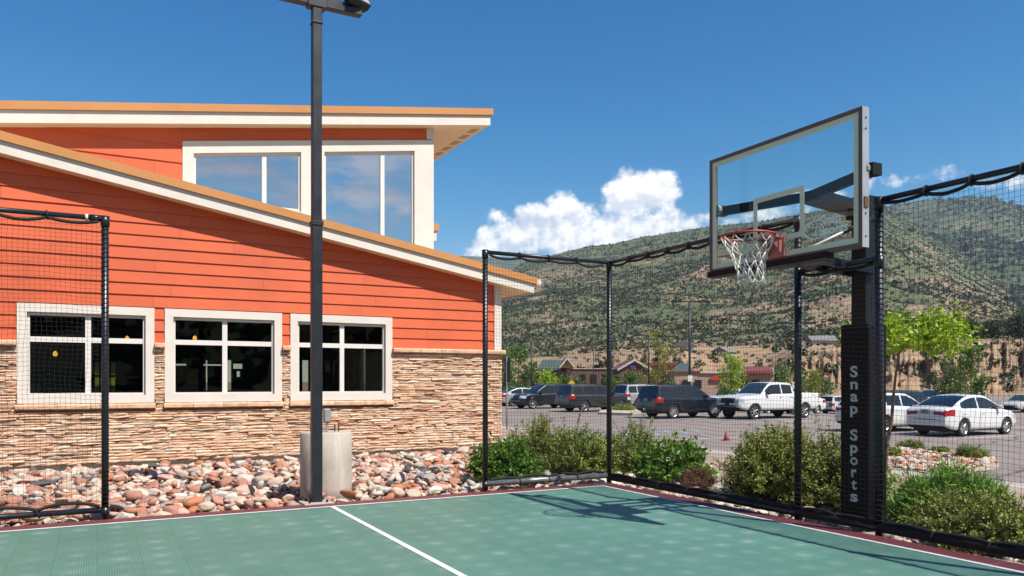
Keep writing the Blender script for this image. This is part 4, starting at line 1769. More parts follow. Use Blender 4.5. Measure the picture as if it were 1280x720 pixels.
def rockfield():
    rs = np.random.default_rng(5)
    items = []
    y = 8.98
    while y < YW - .05:
        x = -4.8
        st = .128
        while x < 7.2:
            px, py = x + rs.normal() * .035, y + rs.normal() * .035
            s = float(np.clip(rs.lognormal(-2.72, .42), .03, .16))
            items.append((px, py, -.075 + s * .3 + rs.uniform(0, .02), s))
            x += st
        y += st * .92
    for _ in range(2300):                                    # a loose second layer
        s = float(np.clip(rs.lognormal(-2.78, .42), .03, .15))
        items.append((rs.uniform(-4.8, 7.2), rs.uniform(9.05, YW - .08), rs.uniform(.0, .03) + s * .25 - .01, s))
    ok = []
    for x, y, z, s in items:
        if (x - 2.52) ** 2 + (y - 9.66) ** 2 < (.315 + s) ** 2 or (abs(x - 2.235) < .2 and abs(y - 9) < .2):
            continue
        if x > 6.1 and y < 11.2:
            continue
        if y - s < 8.94:
            continue
        if y > YW - .55:
            if z > .02:
                continue
            z -= .05
        D = x * SH + y * CH
        px = 640 + FPX * (x * CH - y * SH) / D
        ok.append((D / s, px, x, y, z, s))
    ok.sort()
    nobj = 0
    rest = []
    names = list(ROCKCOL)
    prob = np.array([.26, .24, .11, .07, .09, .04, .19])
    for q, px, x, y, z, s in ok:
        if 2 < px < 628 and nobj < 290:
            k = names[int(rs.choice(7, p=prob))]
            zone = ('behind the net panel at left' if px < 133 else 'between the left net panel and the floodlight pole' if px < 377 else 'right of the round concrete footing')
            g = f'{WORDS[k]} rocks {zone}'
            rock_obj(x, y, z, s, rs, k, f'{WORDS[k]} river rock {zone}', g)
            nobj += 1
        else:
            rest.append((x, y, z, s))
    rock_stuff(rest, 'river_rock_bed', rs, M['rocks'])


rockfield()


def side_rocks():
    rs = np.random.default_rng(9)
    # pale cobbles and pebbles of the planting bed
    it = []
    for _ in range(5200):
        x, y = 6.55 + 6.25 * rs.random() ** 1.3, rs.uniform(1.5, 22)
        s = float(np.clip(rs.lognormal(-3.25, .4), .02, .09))
        it.append((x, y, bed_z(x, y) + s * .3, s))
    for _ in range(260):                                       # along the edge of the court
        s = float(np.clip(rs.lognormal(-2.7, .3), .04, .11))
        y = rs.uniform(2, 9)
        x = rs.uniform(6.52, 7.0)
        if abs(y - HY) < .3 and x > 6.5:
            continue
        it.append((x, y, -.09 + s * .25, s))
    for _ in range(300):                                       # behind the short net panel
        s = float(np.clip(rs.lognormal(-2.6, .3), .04, .12))
        it.append((rs.uniform(4.4, 7.0), rs.uniform(9.1, 10.2), -.06 + s * .3, s))
    pale = rampmat('pale_bed_rock', [(0, (.40, .34, .30)), (.2, (.60, .42, .33)), (.45, (.70, .60, .48)), (.75, (.74, .68, .58)), (1, (.55, .33, .25))], .8, .4, 40, 10, .2)
    rock_stuff(it, 'bed_cobbles', rs, pale)
    it = []
    def inside(x, y):
        n = len(ISLE)
        return all((ISLE[(i + 1) % n][0] - ISLE[i][0]) * (y - ISLE[i][1]) - (ISLE[(i + 1) % n][1] - ISLE[i][1]) * (x - ISLE[i][0]) > .12 for i in range(n))
    while len(it) < 1700:                                      # red cobbles filling the island beside the walk
        x, y = rs.uniform(14.9, 20.3), rs.uniform(8.5, 15.3)
        if inside(x, y):
            s = float(np.clip(rs.lognormal(-2.75, .36), .035, .13))
            it.append((x, y, -.45 + s * .3, s))
    rock_stuff(it, 'red_cobbles', rs, M['rocks'])
    for (px, py, s, k, lab) in ((1011, 637, .13, 'cream', 'long cream rock lying left of the padded hoop pole'), (1021, 640, .11, 'pale', 'rounded whitish rock touching the left side of the padded pole'),
                                (1036, 646, .12, 'pink', 'flat pinkish rock in front of the padded hoop pole'), (805, 597, .12, 'dark', 'dark flat rock at the foot of the broad-leaved plant'),
                                (846, 608, .13, 'pale', 'whitish rock in front of the dry reddish plant'), (862, 603, .1, 'pale', 'small whitish rock right of the dry reddish plant'),
                                (868, 611, .12, 'salmon', 'salmon flat rock below the dry reddish plant'), (1017, 577, .13, 'pale', 'chalky rock between the olive shrubs beside the fence post'),
                                (675, 584, .15, 'pale', 'pale boulder between the glossy bush and the olive shrubs'), (748, 592, .09, 'pale', 'small pale rock standing just left of the court corner post')):
        p = gnd(px, py, -.03)
        if p.x < 6.5 and p.y < 8.95:
            p = onX(px, py, 6.56)
        rock_obj(p.x, p.y, (bed_z(p.x, p.y) if p.x > 6.4 else -.06) + s * .35, s, rs, k, lab, None)


side_rocks()


# ------------------------------------------------------------------ shrubs
def leaf_cloud(P, D, L, wr, rs, fold=0.0, up=None):
    """diamond leaves at P pointing along D with length L"""
    n = len(P)
    D = D / np.linalg.norm(D, axis=1)[:, None]
    A = np.cross(D, rs.normal(size=(n, 3)) * .75 + (np.zeros(3) if up is None else up))
    A /= np.linalg.norm(A, axis=1)[:, None] + 1e-9
    N = np.cross(D, A)
    L = np.broadcast_to(L, (n,))[:, None]
    mid = P + D * L * .5 - N * L * fold
    V = np.stack([P, mid + A * L * wr, P + D * L, mid - A * L * wr], 1).reshape(-1, 3)
    F_ = np.arange(4 * n).reshape(n, 4)
    return V, F_


def strands(paths, r0, r1, n=3):
    """thin tapering twigs: list of (k,3) arrays -> verts, quads"""
    V, F_, b = [], [], 0
    for P in paths:
        k = len(P)
        T = np.gradient(P, axis=0)
        T /= np.linalg.norm(T, axis=1)[:, None] + 1e-9
        A = np.cross(T, np.array([.3, .5, .81]))
        A /= np.linalg.norm(A, axis=1)[:, None] + 1e-9
        B = np.cross(T, A)
        rad = np.linspace(r0, r1, k)[:, None]
        for j in range(n):
            a = 2 * math.pi * j / n
            V.append(P + (A * math.cos(a) + B * math.sin(a)) * rad)
        i = np.arange(k - 1)
        for j in range(n):
            j2 = (j + 1) % n
            F_.append(np.stack([b + j * k + i, b + j2 * k + i, b + j2 * k + i + 1, b + j * k + i + 1], 1))
        b += n * k
    return np.concatenate(V), np.concatenate(F_)


M['olive'] = leafmat('olive_shrub_leaf', [(0.0, (0.049, 0.067, 0.013)), (.3, (0.134, 0.165, 0.027)), (.6, (0.244, 0.275, 0.047)), (.85, (0.378, 0.384, 0.079)), (1.0, (0.512, 0.439, 0.116))], .6, .16, 2.2)
M['olive2'] = leafmat('green_shrub_leaf', [(0.0, (0.055, 0.085, 0.015)), (.35, (0.146, 0.201, 0.032)), (.7, (0.268, 0.323, 0.058)), (1.0, (0.451, 0.451, 0.116))], .6, .16, 2.2)
M['glossy'] = leafmat('glossy_green_leaf', [(0.0, (0.028, 0.072, 0.010)), (.4, (0.068, 0.17, 0.015)), (.75, (0.13, 0.265, 0.03)), (1.0, (0.25, 0.37, 0.07))], .38, .3, 3)
M['juniper'] = leafmat('juniper_needle', [(0.0, (0.035, 0.10, 0.014)), (.5, (0.12, 0.27, 0.03)), (1.0, (0.30, 0.48, 0.08))], .55, .25, 2.5)
M['dry'] = leafmat('dry_red_leaf', [(0.0, (0.06, 0.025, 0.018)), (.5, (0.17, 0.07, 0.045)), (1.0, (0.32, 0.17, 0.10))], .8, .15, 5)
M['twig'] = mat('brown_twig', (0.10, 0.065, 0.04), .85, var=.25, scale=20)


def shrub(loc, rad, h, seed, label, m='olive', stems=150, leaf=.028, group=None, name='shrub', cat='shrub', up=.55, per=60, wr=.28, spike=.0, sub=3, twig='twig', core=.35, align=.75):
    """stems fan out from the base, branch, and carry leaves on their outer part"""
    rs = np.random.default_rng(seed)
    rx, ry = rad
    lob = rs.normal(size=(7, 3))
    lob /= np.linalg.norm(lob, axis=1)[:, None]
    lamp = rs.uniform(-.22, .28, 7)
    paths, LP_, LD = [], [], []
    for i in range(stems):
        d = rs.normal(size=3)
        d[2] = abs(d[2]) * up + rs.uniform(0, .35)
        d /= np.linalg.norm(d)
        k = 1 + (lamp * np.clip(lob @ d, 0, 1) ** 2).sum() + rs.normal() * .07 + (spike * rs.random() ** 4 if d[2] > .35 else 0)
        tip = np.array([d[0] * rx, d[1] * ry, d[2] * h]) * k
        base = rs.normal(size=3) * np.array([rx * .18, ry * .18, 0])
        midp = base * .5 + tip * .5 + np.array([0, 0, .12 * h]) * (1 - d[2]) + rs.normal(size=3) * .03
        t = np.linspace(0, 1, 7)[:, None]
        P = (1 - t) ** 2 * base + 2 * t * (1 - t) * midp + t ** 2 * tip
        P[:, 2] = np.maximum(P[:, 2], .01)
        paths.append(P)
        for j in range(sub):
            q = rs.uniform(core, .9)
            b = P[int(q * 6)]
            dd = (P[-1] - P[-3])
            dd = dd / (np.linalg.norm(dd) + 1e-9) + rs.normal(size=3) * .55
            dd[2] = dd[2] * .7 + .35
            dd /= np.linalg.norm(dd)
            Ln = rs.uniform(.12, .3) * (rx + h) * .5
            tt = np.linspace(0, 1, 4)[:, None]
            Q = b + dd * Ln * tt + rs.normal(size=(4, 3)) * .008
            Q[:, 2] = np.maximum(Q[:, 2], .01)
            paths.append(Q)
        for Pp in [P] + paths[-sub:] if sub else [P]:
            n = per if Pp is P else per // 2
            s = rs.uniform(core if Pp is P else .1, 1.0, n) ** .8
            x = s * (len(Pp) - 1)
            i0 = np.minimum(x.astype(int), len(Pp) - 2)
            f = (x - i0)[:, None]
            pos = Pp[i0] * (1 - f) + Pp[i0 + 1] * f
            dr = Pp[i0 + 1] - Pp[i0]
            dr /= np.linalg.norm(dr, axis=1)[:, None] + 1e-9
            LP_.append(pos + rs.normal(size=(n, 3)) * leaf * .5)
            LD.append(dr * .7 + rs.normal(size=(n, 3)) * align)
    P, D = np.concatenate(LP_), np.concatenate(LD)
    e = empty(name, loc, label=label, cat=cat, group=group)
    V, F_ = leaf_cloud(P, D, leaf * rs.uniform(.6, 1.35, len(P)), wr, rs, .08, P / (np.linalg.norm(P, axis=1)[:, None] + .05) + np.array([0, 0, .35]))
    V[:, 2] = np.maximum(V[:, 2], .004)
    np_mesh('foliage', V, F_, M[m], e)
    V, F_ = strands(paths, .006, .002)
    np_mesh('stems', V, F_, M[twig], e)
    return e


def put(px, py_base, dist_x=None, z=None):
    """ground point of the planting bed under a photo pixel"""
    p = gnd(px, py_base, -.1)
    for _ in range(4):
        zz = bed_z(p.x, p.y) if p.x > 6.4 else -.07
        p = gnd(px, py_base, zz)
    return Vector((p.x, p.y, zz))


# along the short net panel and the right-hand fence
shrub(Vector((5.05, 9.5, -.07)), (.44, .38), .60, 31, 'low glossy bright green bush behind the left post of the short net panel', 'glossy', 170, .055, per=26, wr=.34, sub=2, name='bush', cat='bush', up=.8)
shrub(Vector((6.3, 10.9, -.09)), (.56, .55), .90, 32, 'tall olive shrub beside the building corner', 'olive', 190, .030, group=None, spike=.3, up=.9)
shrub(Vector((6.55, 10.05, -.09)), (.74, .60), .80, 33, 'wide olive shrub in the middle behind the short net panel', 'olive2', 230, .030, spike=.35, up=.85)
shrub(Vector((7.45, 9.85, -.12)), (.62, .55), .80, 34, 'olive shrub seen behind the corner post of the net fence', 'olive2', 190, .030, spike=.35, up=.9)
shrub(Vector((7.35, 8.78, -.12)), (.50, .46), .60, 35, 'broad-leaved bright green plant right of the court corner', 'glossy', 130, .085, per=16, wr=.30, sub=2, name='bush', cat='bush', up=.85)
shrub(Vector((7.28, 8.28, -.11)), (.34, .26), .36, 36, 'dry reddish brown plant in front of the broad-leaved green plant', 'dry', 150, .03, per=26, wr=.12, up=1.0, sub=2, name='dry_plant', cat='plant')
shrub(Vector((7.72, 7.22, -.13)), (.66, .64), .92, 37, 'large olive shrub left of the right-hand fence post', 'olive', 330, .031, spike=.25, up=.85)
shrub(Vector((7.65, 6.25, -.13)), (.62, .62), .84, 38, 'large olive shrub between the fence post and the padded pole', 'olive', 260, .031, spike=.25, up=.85)
shrub(Vector((7.75, 4.95, -.14)), (.60, .50), .52, 39, 'feathery bright green juniper right of the padded pole', 'juniper', 300, .085, per=36, wr=.07, spike=.35, up=.8, sub=4, align=.42)
shrub(Vector((7.12, 4.05, -.12)), (.66, .78), .42, 40, 'spreading olive shrub at the right edge behind the net fence', 'olive', 420, .028, spike=.45, up=.75, per=64)
shrub(Vector((7.3, 3.0, -.13)), (.6, .6), .40, 41, 'olive shrub cut by the right edge of the photo', 'olive', 240, .028, spike=.4, up=.75)
for i, (px, py, r_, h_, lab) in enumerate(((1140, 561, .38, .26, 'small low olive shrub in the red cobbles right of the padded pole'), (1213, 572, .44, .34, 'small low shrub in the red cobbles in front of the white sedan'),
                                            (1176, 566, .26, .15, 'tiny olive tuft between the two low shrubs in the cobbles'), (1112, 570, .26, .2, 'small low shrub just behind the padded pole at the cobble patch'))):
    p = gnd(px, py, -.42)
    shrub(p, (r_, r_), h_, 50 + i, lab, 'olive2', 90, .032, per=30, up=.7)

# ------------------------------------------------------------------ cars
def paint(name, c, metal=0.0, rough=.32):
    return mat(name, c, rough, metal=metal, var=.03, scale=1.5, coat=.6)


M['c_white'] = paint('white_car_paint', (0.78, 0.78, 0.77))
M['c_silver'] = paint('silver_car_paint', (0.50, 0.49, 0.46), .45)
M['c_black'] = paint('black_car_paint', (0.005, 0.005, 0.006))
M['c_navy'] = paint('dark_blue_car_paint', (0.006, 0.009, 0.016), .0)
M['c_grey'] = paint('dark_grey_car_paint', (0.030, 0.027, 0.030), .2)
M['c_cream'] = paint('ivory_car_paint', (0.62, 0.60, 0.55))
M['carglass'] = mat('tinted_car_glass', (0.012, 0.014, 0.016), .06, var=.05, spec=.8)
M['carglass2'] = mat('clear_car_glass', (0.03, 0.05, 0.055), .05, var=.05, spec=.9)
M['tyre'] = mat('tyre_rubber', (0.018, 0.018, 0.019), .85, var=.15)
M['alloy'] = mat('alloy_wheel', (0.52, 0.52, 0.53), .3, metal=.7, var=.05)
M['plastic'] = mat('black_car_plastic', (0.018, 0.018, 0.02), .6, var=.1)
M['tail'] = mat('red_tail_lamp', (0.42, 0.015, 0.02), .2, var=.1, spec=.6)
M['head'] = mat('clear_head_lamp', (0.55, 0.57, 0.60), .15, var=.1, spec=.7)
M['amber'] = mat('amber_lamp', (0.6, 0.24, 0.02), .25, var=.05)
M['plate'] = mat('licence_plate', (0.22, 0.26, 0.24), .5, var=.2, scale=20)
M['chrome'] = mat('chrome_trim', (0.6, 0.6, 0.6), .2, metal=.9, var=.04)

CAR = {
    'sedan': dict(L=4.46, W=1.70, H=1.49, fa=1.36, ra=-1.24, wr=.315, sill=.24, belt=.93,
                  zt=[(-2.23, .60), (-2.21, .82), (-2.17, .96), (-2.05, 1.03), (-1.7, 1.06), (-1.1, 1.0), (0, .965), (.9, .95), (1.2, .95), (1.75, .87), (2.05, .77), (2.18, .66), (2.23, .52)],
                  gh=(-1.78, -.72, .20, 1.22), win=[(-1.32, -.34), (-.26, .98)], tail=(.42, .74, .94, .40), head=(.55, .60, .80, .40), rearh=.93),
    'hatch': dict(L=4.3, W=1.78, H=1.52, fa=1.33, ra=-1.30, wr=.32, sill=.25, belt=.96,
                  zt=[(-2.15, .60), (-2.13, .88), (-2.08, 1.0), (-1.9, 1.04), (-1.0, 1.02), (0, .98), (.9, .96), (1.15, .96), (1.7, .90), (2.0, .78), (2.11, .66), (2.15, .52)],
                  gh=(-2.06, -1.62, .15, 1.18), win=[(-1.75, -1.2), (-1.12, -.26), (-.18, .95)], tail=(.35, .74, 1.0, .50), head=(.5, .62, .82, .45), rearh=.95),
    'suv': dict(L=4.95, W=1.96, H=1.77, fa=1.52, ra=-1.34, wr=.385, sill=.34, belt=1.12,
                zt=[(-2.47, .62), (-2.45, 1.0), (-2.42, 1.1), (-2.3, 1.15), (-1.0, 1.14), (0, 1.12), (1.0, 1.10), (1.3, 1.11), (1.9, 1.06), (2.25, .98), (2.40, .86), (2.47, .62)],
                gh=(-2.40, -2.12, .28, 1.28), win=[(-2.1, -1.42), (-1.32, -.42), (-.34, .98)], tail=(.40, .86, 1.12, .60), head=(.40, .76, .96, .48), rearh=1.12),
    'wagon': dict(L=4.6, W=1.74, H=1.47, fa=1.36, ra=-1.24, wr=.32, sill=.26, belt=.95,
                  zt=[(-2.3, .60), (-2.28, .88), (-2.24, .98), (-2.1, 1.0), (-1.0, .99), (0, .97), (.9, .95), (1.2, .95), (1.75, .88), (2.1, .78), (2.25, .66), (2.3, .52)],
                  gh=(-2.22, -1.98, .18, 1.2), win=[(-1.95, -1.2), (-1.12, -.3), (-.22, .96)], tail=(.25, .64, .90, .52), head=(.5, .6, .8, .42), rearh=.97),
    'pickup': dict(L=5.9, W=2.03, H=1.93, fa=1.95, ra=-1.73, wr=.40, sill=.48, belt=1.28,
                   zt=[(-2.95, .80), (-2.94, 1.28), (-2.92, 1.36), (-2.0, 1.37), (-1.0, 1.36), (-.85, 1.30), (0, 1.28), (1.2, 1.27), (1.5, 1.27), (2.2, 1.25), (2.6, 1.20), (2.83, 1.12), (2.91, .98), (2.95, .72)],
                   gh=(-1.0, -.84, .62, 1.46), win=[(-.84, -.12), (-.04, 1.12)], tail=(.12, .96, 1.30, .80), head=(.34, .86, 1.08, .56), rearh=1.3),
}


def interp(pts, x):
    for i in range(len(pts) - 1):
        if x <= pts[i + 1][0]:
            a, b = pts[i], pts[i + 1]
            t = (x - a[0]) / (b[0] - a[0]) if b[0] > a[0] else 0
            return a[1] + (b[1] - a[1]) * max(0, min(1, t))
    return pts[-1][1]


def car(kind, loc, rz, bodymat, label, glass='carglass', name=None, cat='car', detail=True, group='cars in the parking lot', rimspokes=7, dark_lower=False):
    S = CAR[kind]
    L, W, H = S['L'], S['W'], S['H']
    e = empty(name or 'parked_' + {'suv': 'suv', 'pickup': 'pickup_truck'}.get(kind, 'car'), loc, rz, label, cat, group)
    hl = L / 2
    ar = S['wr'] + .055
    xs = sorted({round(-hl + L * i / 60, 4) for i in range(61)} | {round(s * (hl - d), 4) for s in (-1, 1) for d in (.0, .015, .04, .08, .14, .2)} |
                {round(c + ar * math.cos(k * math.pi / 12), 4) for c in (S['fa'], S['ra']) for k in range(13)})
    buckets = {}

    def face(cat_, vs):
        b = buckets.setdefault(cat_, {'v': [], 'f': [], 'ix': {}})
        ids = []
        for p in vs:
            k = tuple(round(c, 4) for c in p)
            if k not in b['ix']:
                b['ix'][k] = len(b['v'])
                b['v'].append(k)
            if b['ix'][k] not in ids:
                ids.append(b['ix'][k])
        if len(ids) > 2:
            b['f'].append(tuple(ids))

    def plan(x):
        d = hl - abs(x)
        xc = .85 if x > 0 else .5
        k = max(0, 1 - d / xc)
        return W / 2 * (1 - (.20 if x > 0 else .13) * k ** 2.6)

    def bottom(x):
        z = S['sill']
        d = hl - abs(x)
        if d < .5:
            z = S['sill'] + (.02 + .14 * (1 - d / .5) ** 2)
        for c in (S['fa'], S['ra']):
            if abs(x - c) < ar:
                z = max(z, S['wr'] + math.sqrt(max(0, ar * ar - (x - c) ** 2)) - .005)
        return z
    prof = [(.93, 0), (.975, .06), (.995, .18), (1.0, .36), (1.0, .50), (.992, .62), (.985, .72), (.992, .80), (.975, .92), (.945, .975), (.90, 1.0)]
    tops = [.90, .80, .6, .4, .2, 0.0]

    def section(x):
        hw, zb, zt = plan(x), S['sill'], interp(S['zt'], x)
        d = hl - abs(x)
        if d < .5:
            zb = bottom(x) if bottom(x) < zt else S['sill']
        lo = bottom(x)
        pts = []
        for fy, fz in prof:
            pts.append((hw * fy, max(zb + (zt - zb) * fz, min(lo, zt - .02))))
        cr = .035 if kind != 'pickup' or x > 1.2 else 0.0
        for f in tops[1:]:
            pts.append((hw * f, zt + cr * (1 - (f / .9) ** 2)))
        return pts
    tl, tz0, tz1, ty = S['tail']
    hlx, hz0, hz1, hy = S['head']

    def classify(x, y, z, front_cap=False, rear_cap=False):
        y = abs(y)
        if x < -hl + tl and tz0 < z < tz1 and y > W / 2 * ty:
            if rear_cap or x < -hl + .03 or y > W / 2 * .80:
                return 'taillight'
        if x > hl - hlx and hz0 < z < hz1 and y > W / 2 * hy:
            return 'headlight'
        if x > hl - .10:
            if kind == 'pickup' and .80 < z < 1.14 and y < W / 2 * .62:
                return 'grille'
            if kind == 'suv' and .66 < z < .92 and y < W / 2 * .5:
                return 'grille'
            if kind not in ('pickup', 'suv') and .40 < z < .60 and y < W / 2 * .55:
                return 'grille'
            if kind == 'pickup' and .56 < z < .76:
                return 'bumper'
        if kind == 'pickup' and x < -hl + .06 and z < .98:
            return 'bumper'
        if dark_lower and z < S['sill'] + .16:
            return 'lower_trim'
        return 'body'
    secs = [section(x) for x in xs]
    n = len(secs[0])
    for i in range(len(xs) - 1):
        for j in range(n - 1):
            a, b = secs[i], secs[i + 1]
            cx, cyy, cz = (xs[i] + xs[i + 1]) / 2, (a[j][0] + b[j + 1][0]) / 2, (a[j][1] + a[j + 1][1] + b[j][1] + b[j + 1][1]) / 4
            k = classify(cx, cyy, cz)
            if kind == 'pickup' and -2.84 < cx < -1.06 and j >= 11:
                k = 'bed_floor'
            for s in (-1, 1):
                kk = k + ('.l' if s > 0 else '.r') if k in ('taillight', 'headlight') else k
                q = [(xs[i], s * a[j][0], a[j][1]), (xs[i + 1], s * b[j][0], b[j][1]), (xs[i + 1], s * b[j + 1][0], b[j + 1][1]), (xs[i], s * a[j + 1][0], a[j + 1][1])]
                face(kk, q if s < 0 else q[::-1])
    for end in (0, -1):
        a = secs[end]
        x = xs[end]
        fy = [1, .86, .7, .5, .25, 0]
        for j in range(10):
            for q in range(5):
                z0, z1 = a[j][1], a[j + 1][1]
                pts = [(a[j][0] * fy[q], z0), (a[j][0] * fy[q + 1], z0), (a[j + 1][0] * fy[q + 1], z1), (a[j + 1][0] * fy[q], z1)]
                k = classify(x, sum(p[0] for p in pts) / 4, (z0 + z1) / 2, end == -1, end == 0)
                for s in (-1, 1):
                    kk = k + ('.l' if s > 0 else '.r') if k in ('taillight', 'headlight') else k
                    face(kk, [(x, s * p[0], p[1]) for p in pts])
    # cabin
    cb, ct, at, ab = S['gh']
    belt = lambda x: interp(S['zt'], x) - .012

    def ztop(x):
        if x >= at:
            t = (ab - x) / (ab - at)
            return belt(ab) + (H - .03 - belt(ab)) * (1 - (1 - t) ** 1.25)
        if x <= ct:
            t = (x - cb) / (ct - cb)
            return belt(cb) + (H - .05 - belt(cb)) * (1 - (1 - t) ** 1.25)
        t = (x - ct) / (at - ct)
        return (H - .05) + .02 * t + .035 * math.sin(math.pi * t)
    gx = sorted({round(cb + (ab - cb) * i / 44, 4) for i in range(45)} | {round(q, 4) for w in S['win'] for q in w} | {round(ct, 4), round(at, 4), round(at + .05, 4), round(ct - .04, 4)})

    def gsec(x):
        zb, zt = belt(x) - .02, ztop(x)
        yb, yr = plan(x) * .915, W / 2 * .735
        hh = H - zb
        yt = yb + (yr - yb) * ((zt - zb) / hh)
        pts = [(yb + (yt - yb) * f, zb + (zt - zb) * f) for f in (0, .10, .5, .84, .93)]
        pts.append((yt - .015, zt - .004))
        for f in (.93, .6, .3, 0):
            pts.append(((yt - .015) * f, zt + .028 * (1 - f * f)))
        return pts
    gs = [gsec(x) for x in gx]
    for i in range(len(gx) - 1):
        cx = (gx[i] + gx[i + 1]) / 2
        for j in range(9):
            k = 'roof'
            if j in (1, 2):
                for wi, (p, q) in enumerate(S['win']):
                    if p <= cx <= q:
                        k = f'side_window.{wi}'
            if j >= 6:
                if at + .05 < cx < ab - .03:
                    k = 'windshield'
                if cb + .03 < cx < ct - .03:
                    k = 'rear_window'
            if kind in ('suv', 'hatch', 'wagon') and j >= 6 and cb + .03 < cx < ct - .03:
                k = 'rear_window'
            for s in (-1, 1):
                kk = k + ('.l' if s > 0 else '.r') if k.startswith('side') else k
                a, b = gs[i], gs[i + 1]
                q = [(gx[i], s * a[j][0], a[j][1]), (gx[i + 1], s * b[j][0], b[j][1]), (gx[i + 1], s * b[j + 1][0], b[j + 1][1]), (gx[i], s * a[j + 1][0], a[j + 1][1])]
                face(kk, q if s < 0 else q[::-1])
    mats = {'body': bodymat, 'roof': bodymat, 'windshield': M[glass], 'rear_window': M['carglass'], 'grille': M['plastic'], 'bumper': M['chrome'] if kind == 'pickup' else bodymat, 'bed_floor': M['plastic'], 'lower_trim': M['plastic']}
    for k, b in buckets.items():
        base = k.split('.')[0]
        m_ = mats.get(base) or {'taillight': M['tail'], 'headlight': M['head'], 'side_window': M['carglass']}[base]
        mb = MB()
        mb.v, mb.f, mb.m = b['v'], b['f'], [0] * len(b['f'])
        o = mb.build(base, m_, e, org=(0, 0, 0), smooth=True)
        fix_normals(o)
        if base in ('windshield', 'rear_window', 'side_window') or 'light' in base:
            o.data.polygons.foreach_set('use_smooth', [True] * len(o.data.polygons))
    MB().box((-hl + .3, -W / 2 + .2, S['sill'] - .06), (hl - .35, W / 2 - .2, S['sill'] + .42)).build('underbody', M['plastic'], e, org=(0, 0, 0))
    # wheels
    for ax in (S['fa'], S['ra']):
        for s in (-1, 1):
            w = S['wr']
            c = Matrix.Translation((ax, s * (W / 2 - .125), w)) @ Matrix.Rotation(R(90) * -s, 4, 'X')
            t_ = MB().lathe([(w * .66, -.10), (w * .93, -.105), (w, -.07), (w, .07), (w * .93, .105), (w * .68, .10), (w * .66, .06)], 28, M=c, closed=True)
            wh = empty('wheel', (0, 0, 0))
            wh.parent = e
            t_.build('tyre', M['tyre'], wh, org=(0, 0, 0), smooth=True)
            r_ = MB().lathe([(w * .70, .085), (w * .67, .10), (w * .62, .085), (w * .60, .03)], 28, M=c, closed=True)
            r_.lathe([(.07, .03), (.07, .075), (.05, .085), (.01, .087)], 12, M=c)
            for k in range(rimspokes):
                a = 2 * math.pi * k / rimspokes
                mm = c @ Matrix.Rotation(a, 4, 'Z')
                r_.cbox((.05, -.030, .045), (w * .64, .030, .080), .008, M=mm)
            r_.build('rim', M['alloy'], wh, org=(0, 0, 0))
            MB().lathe([(.01, .02), (w * .64, .02), (w * .64, .025), (.01, .025)], 20, M=c).build('brake_disc', M['plastic'], wh, org=(0, 0, 0))  # black backing disc that puts the dark between the spokes
    # mirrors, plate, handles
    zb = belt(ab - .3)
    for s in (-1, 1):
        y = plan(ab - .35) * .95
        MB().cbox((ab - .48, min(s * y, s * (y + .2)), zb + .02), (ab - .34, max(s * y, s * (y + .2)), zb + .17), .035).build('wing_mirror', bodymat if kind != 'pickup' else M['plastic'], e, org=(0, 0, 0), smooth=False)
        for wi, (p, q) in enumerate(S['win'][-2:]):
            MB().cbox((p + .06, min(s * W * .49, s * (W * .49 + .02)), S['belt'] - .13), (p + .22, max(s * W * .49, s * (W * .5 + .022)), S['belt'] - .095), .008).build('door_handle', bodymat, e, org=(0, 0, 0))
            # shut line
            xa = p - .03
            pts = []
            for z in np.linspace(S['sill'] + .04, belt(xa) - .02, 8):
                fz = (z - S['sill']) / (interp(S['zt'], xa) - S['sill'])
                fy = np.interp(fz, [f for _, f in prof], [y for y, _ in prof])
                pts.append((xa, s * (plan(xa) * fy + .001), z))
            MB().tube(pts, .006, 4).build('door_gap', M['plastic'], e, org=(0, 0, 0))
    pz = {'sedan': .82, 'hatch': .78, 'suv': .92, 'wagon': .78, 'pickup': .72}[kind]
    MB().cbox((-hl - .022, -.155, pz), (-hl - .004, .155, pz + .155), .006).build('licence_plate', M['plate'], e, org=(0, 0, 0))
    if kind == 'suv':
        for s in (-1, 1):
            MB().tube([(-1.9, s * W * .345, H - .0), (-1.8, s * W * .345, H + .035), (.1, s * W * .345, H + .05), (.25, s * W * .345, H + .0)], .016, 6).build('roof_rail', M['plastic'], e, org=(0, 0, 0))
    if kind == 'pickup':
        MB().cbox((-2.955, -.80, .90), (-2.948, .80, 1.30), .002).build('tailgate', bodymat, e, org=(0, 0, 0))
    return e


def lot(x, y):
    return Vector((x, y, lot_z(x)))


PI = math.pi
wsed = car('sedan', lot(28.55, 17.70), 0, M['c_white'], 'clean white sedan with red tail lamps parked nearest, right of the padded pole', rimspokes=9)
MB().cbox((-1.9, -.5, 1.075), (-1.84, .5, 1.10), .008).build('spoiler_lip', M['c_white'], wsed, org=(0, 0, 0))
car('hatch', lot(28.1, 20.50), 0, M['c_white'], 'white hatchback half hidden behind the padded hoop pole, beside the white sedan', rimspokes=6)
car('suv', lot(28.24, 33.18), 0, M['c_navy'], 'dark navy SUV with bright spoked wheels parked nose to nose with the white pickup', rimspokes=10, dark_lower=True, name='parked_suv')
f150 = car('pickup', lot(32.05, 30.62), PI, M['c_white'], 'white extended cab pickup truck with black grille facing left', glass='carglass2', cat='pickup truck')
vs, fs = text_mesh('FX4', .16)
MB().add([(-2.35 - v.x * 1.0 + .0, W_ + .004, 1.19 + v.y) for v in vs for W_ in (1.0,)], fs).build('lettering', M['tail'], f150, org=(0, 0, 0))
car('suv', lot(29.0, 42.85), 0, M['c_grey'], 'dark grey crossover with black wheels parked left of the corner post', rimspokes=5)
car('suv', lot(29.2, 49.6), PI, M['c_black'], 'black SUV facing left, parked between the silver sedan and the grey crossover', rimspokes=5)
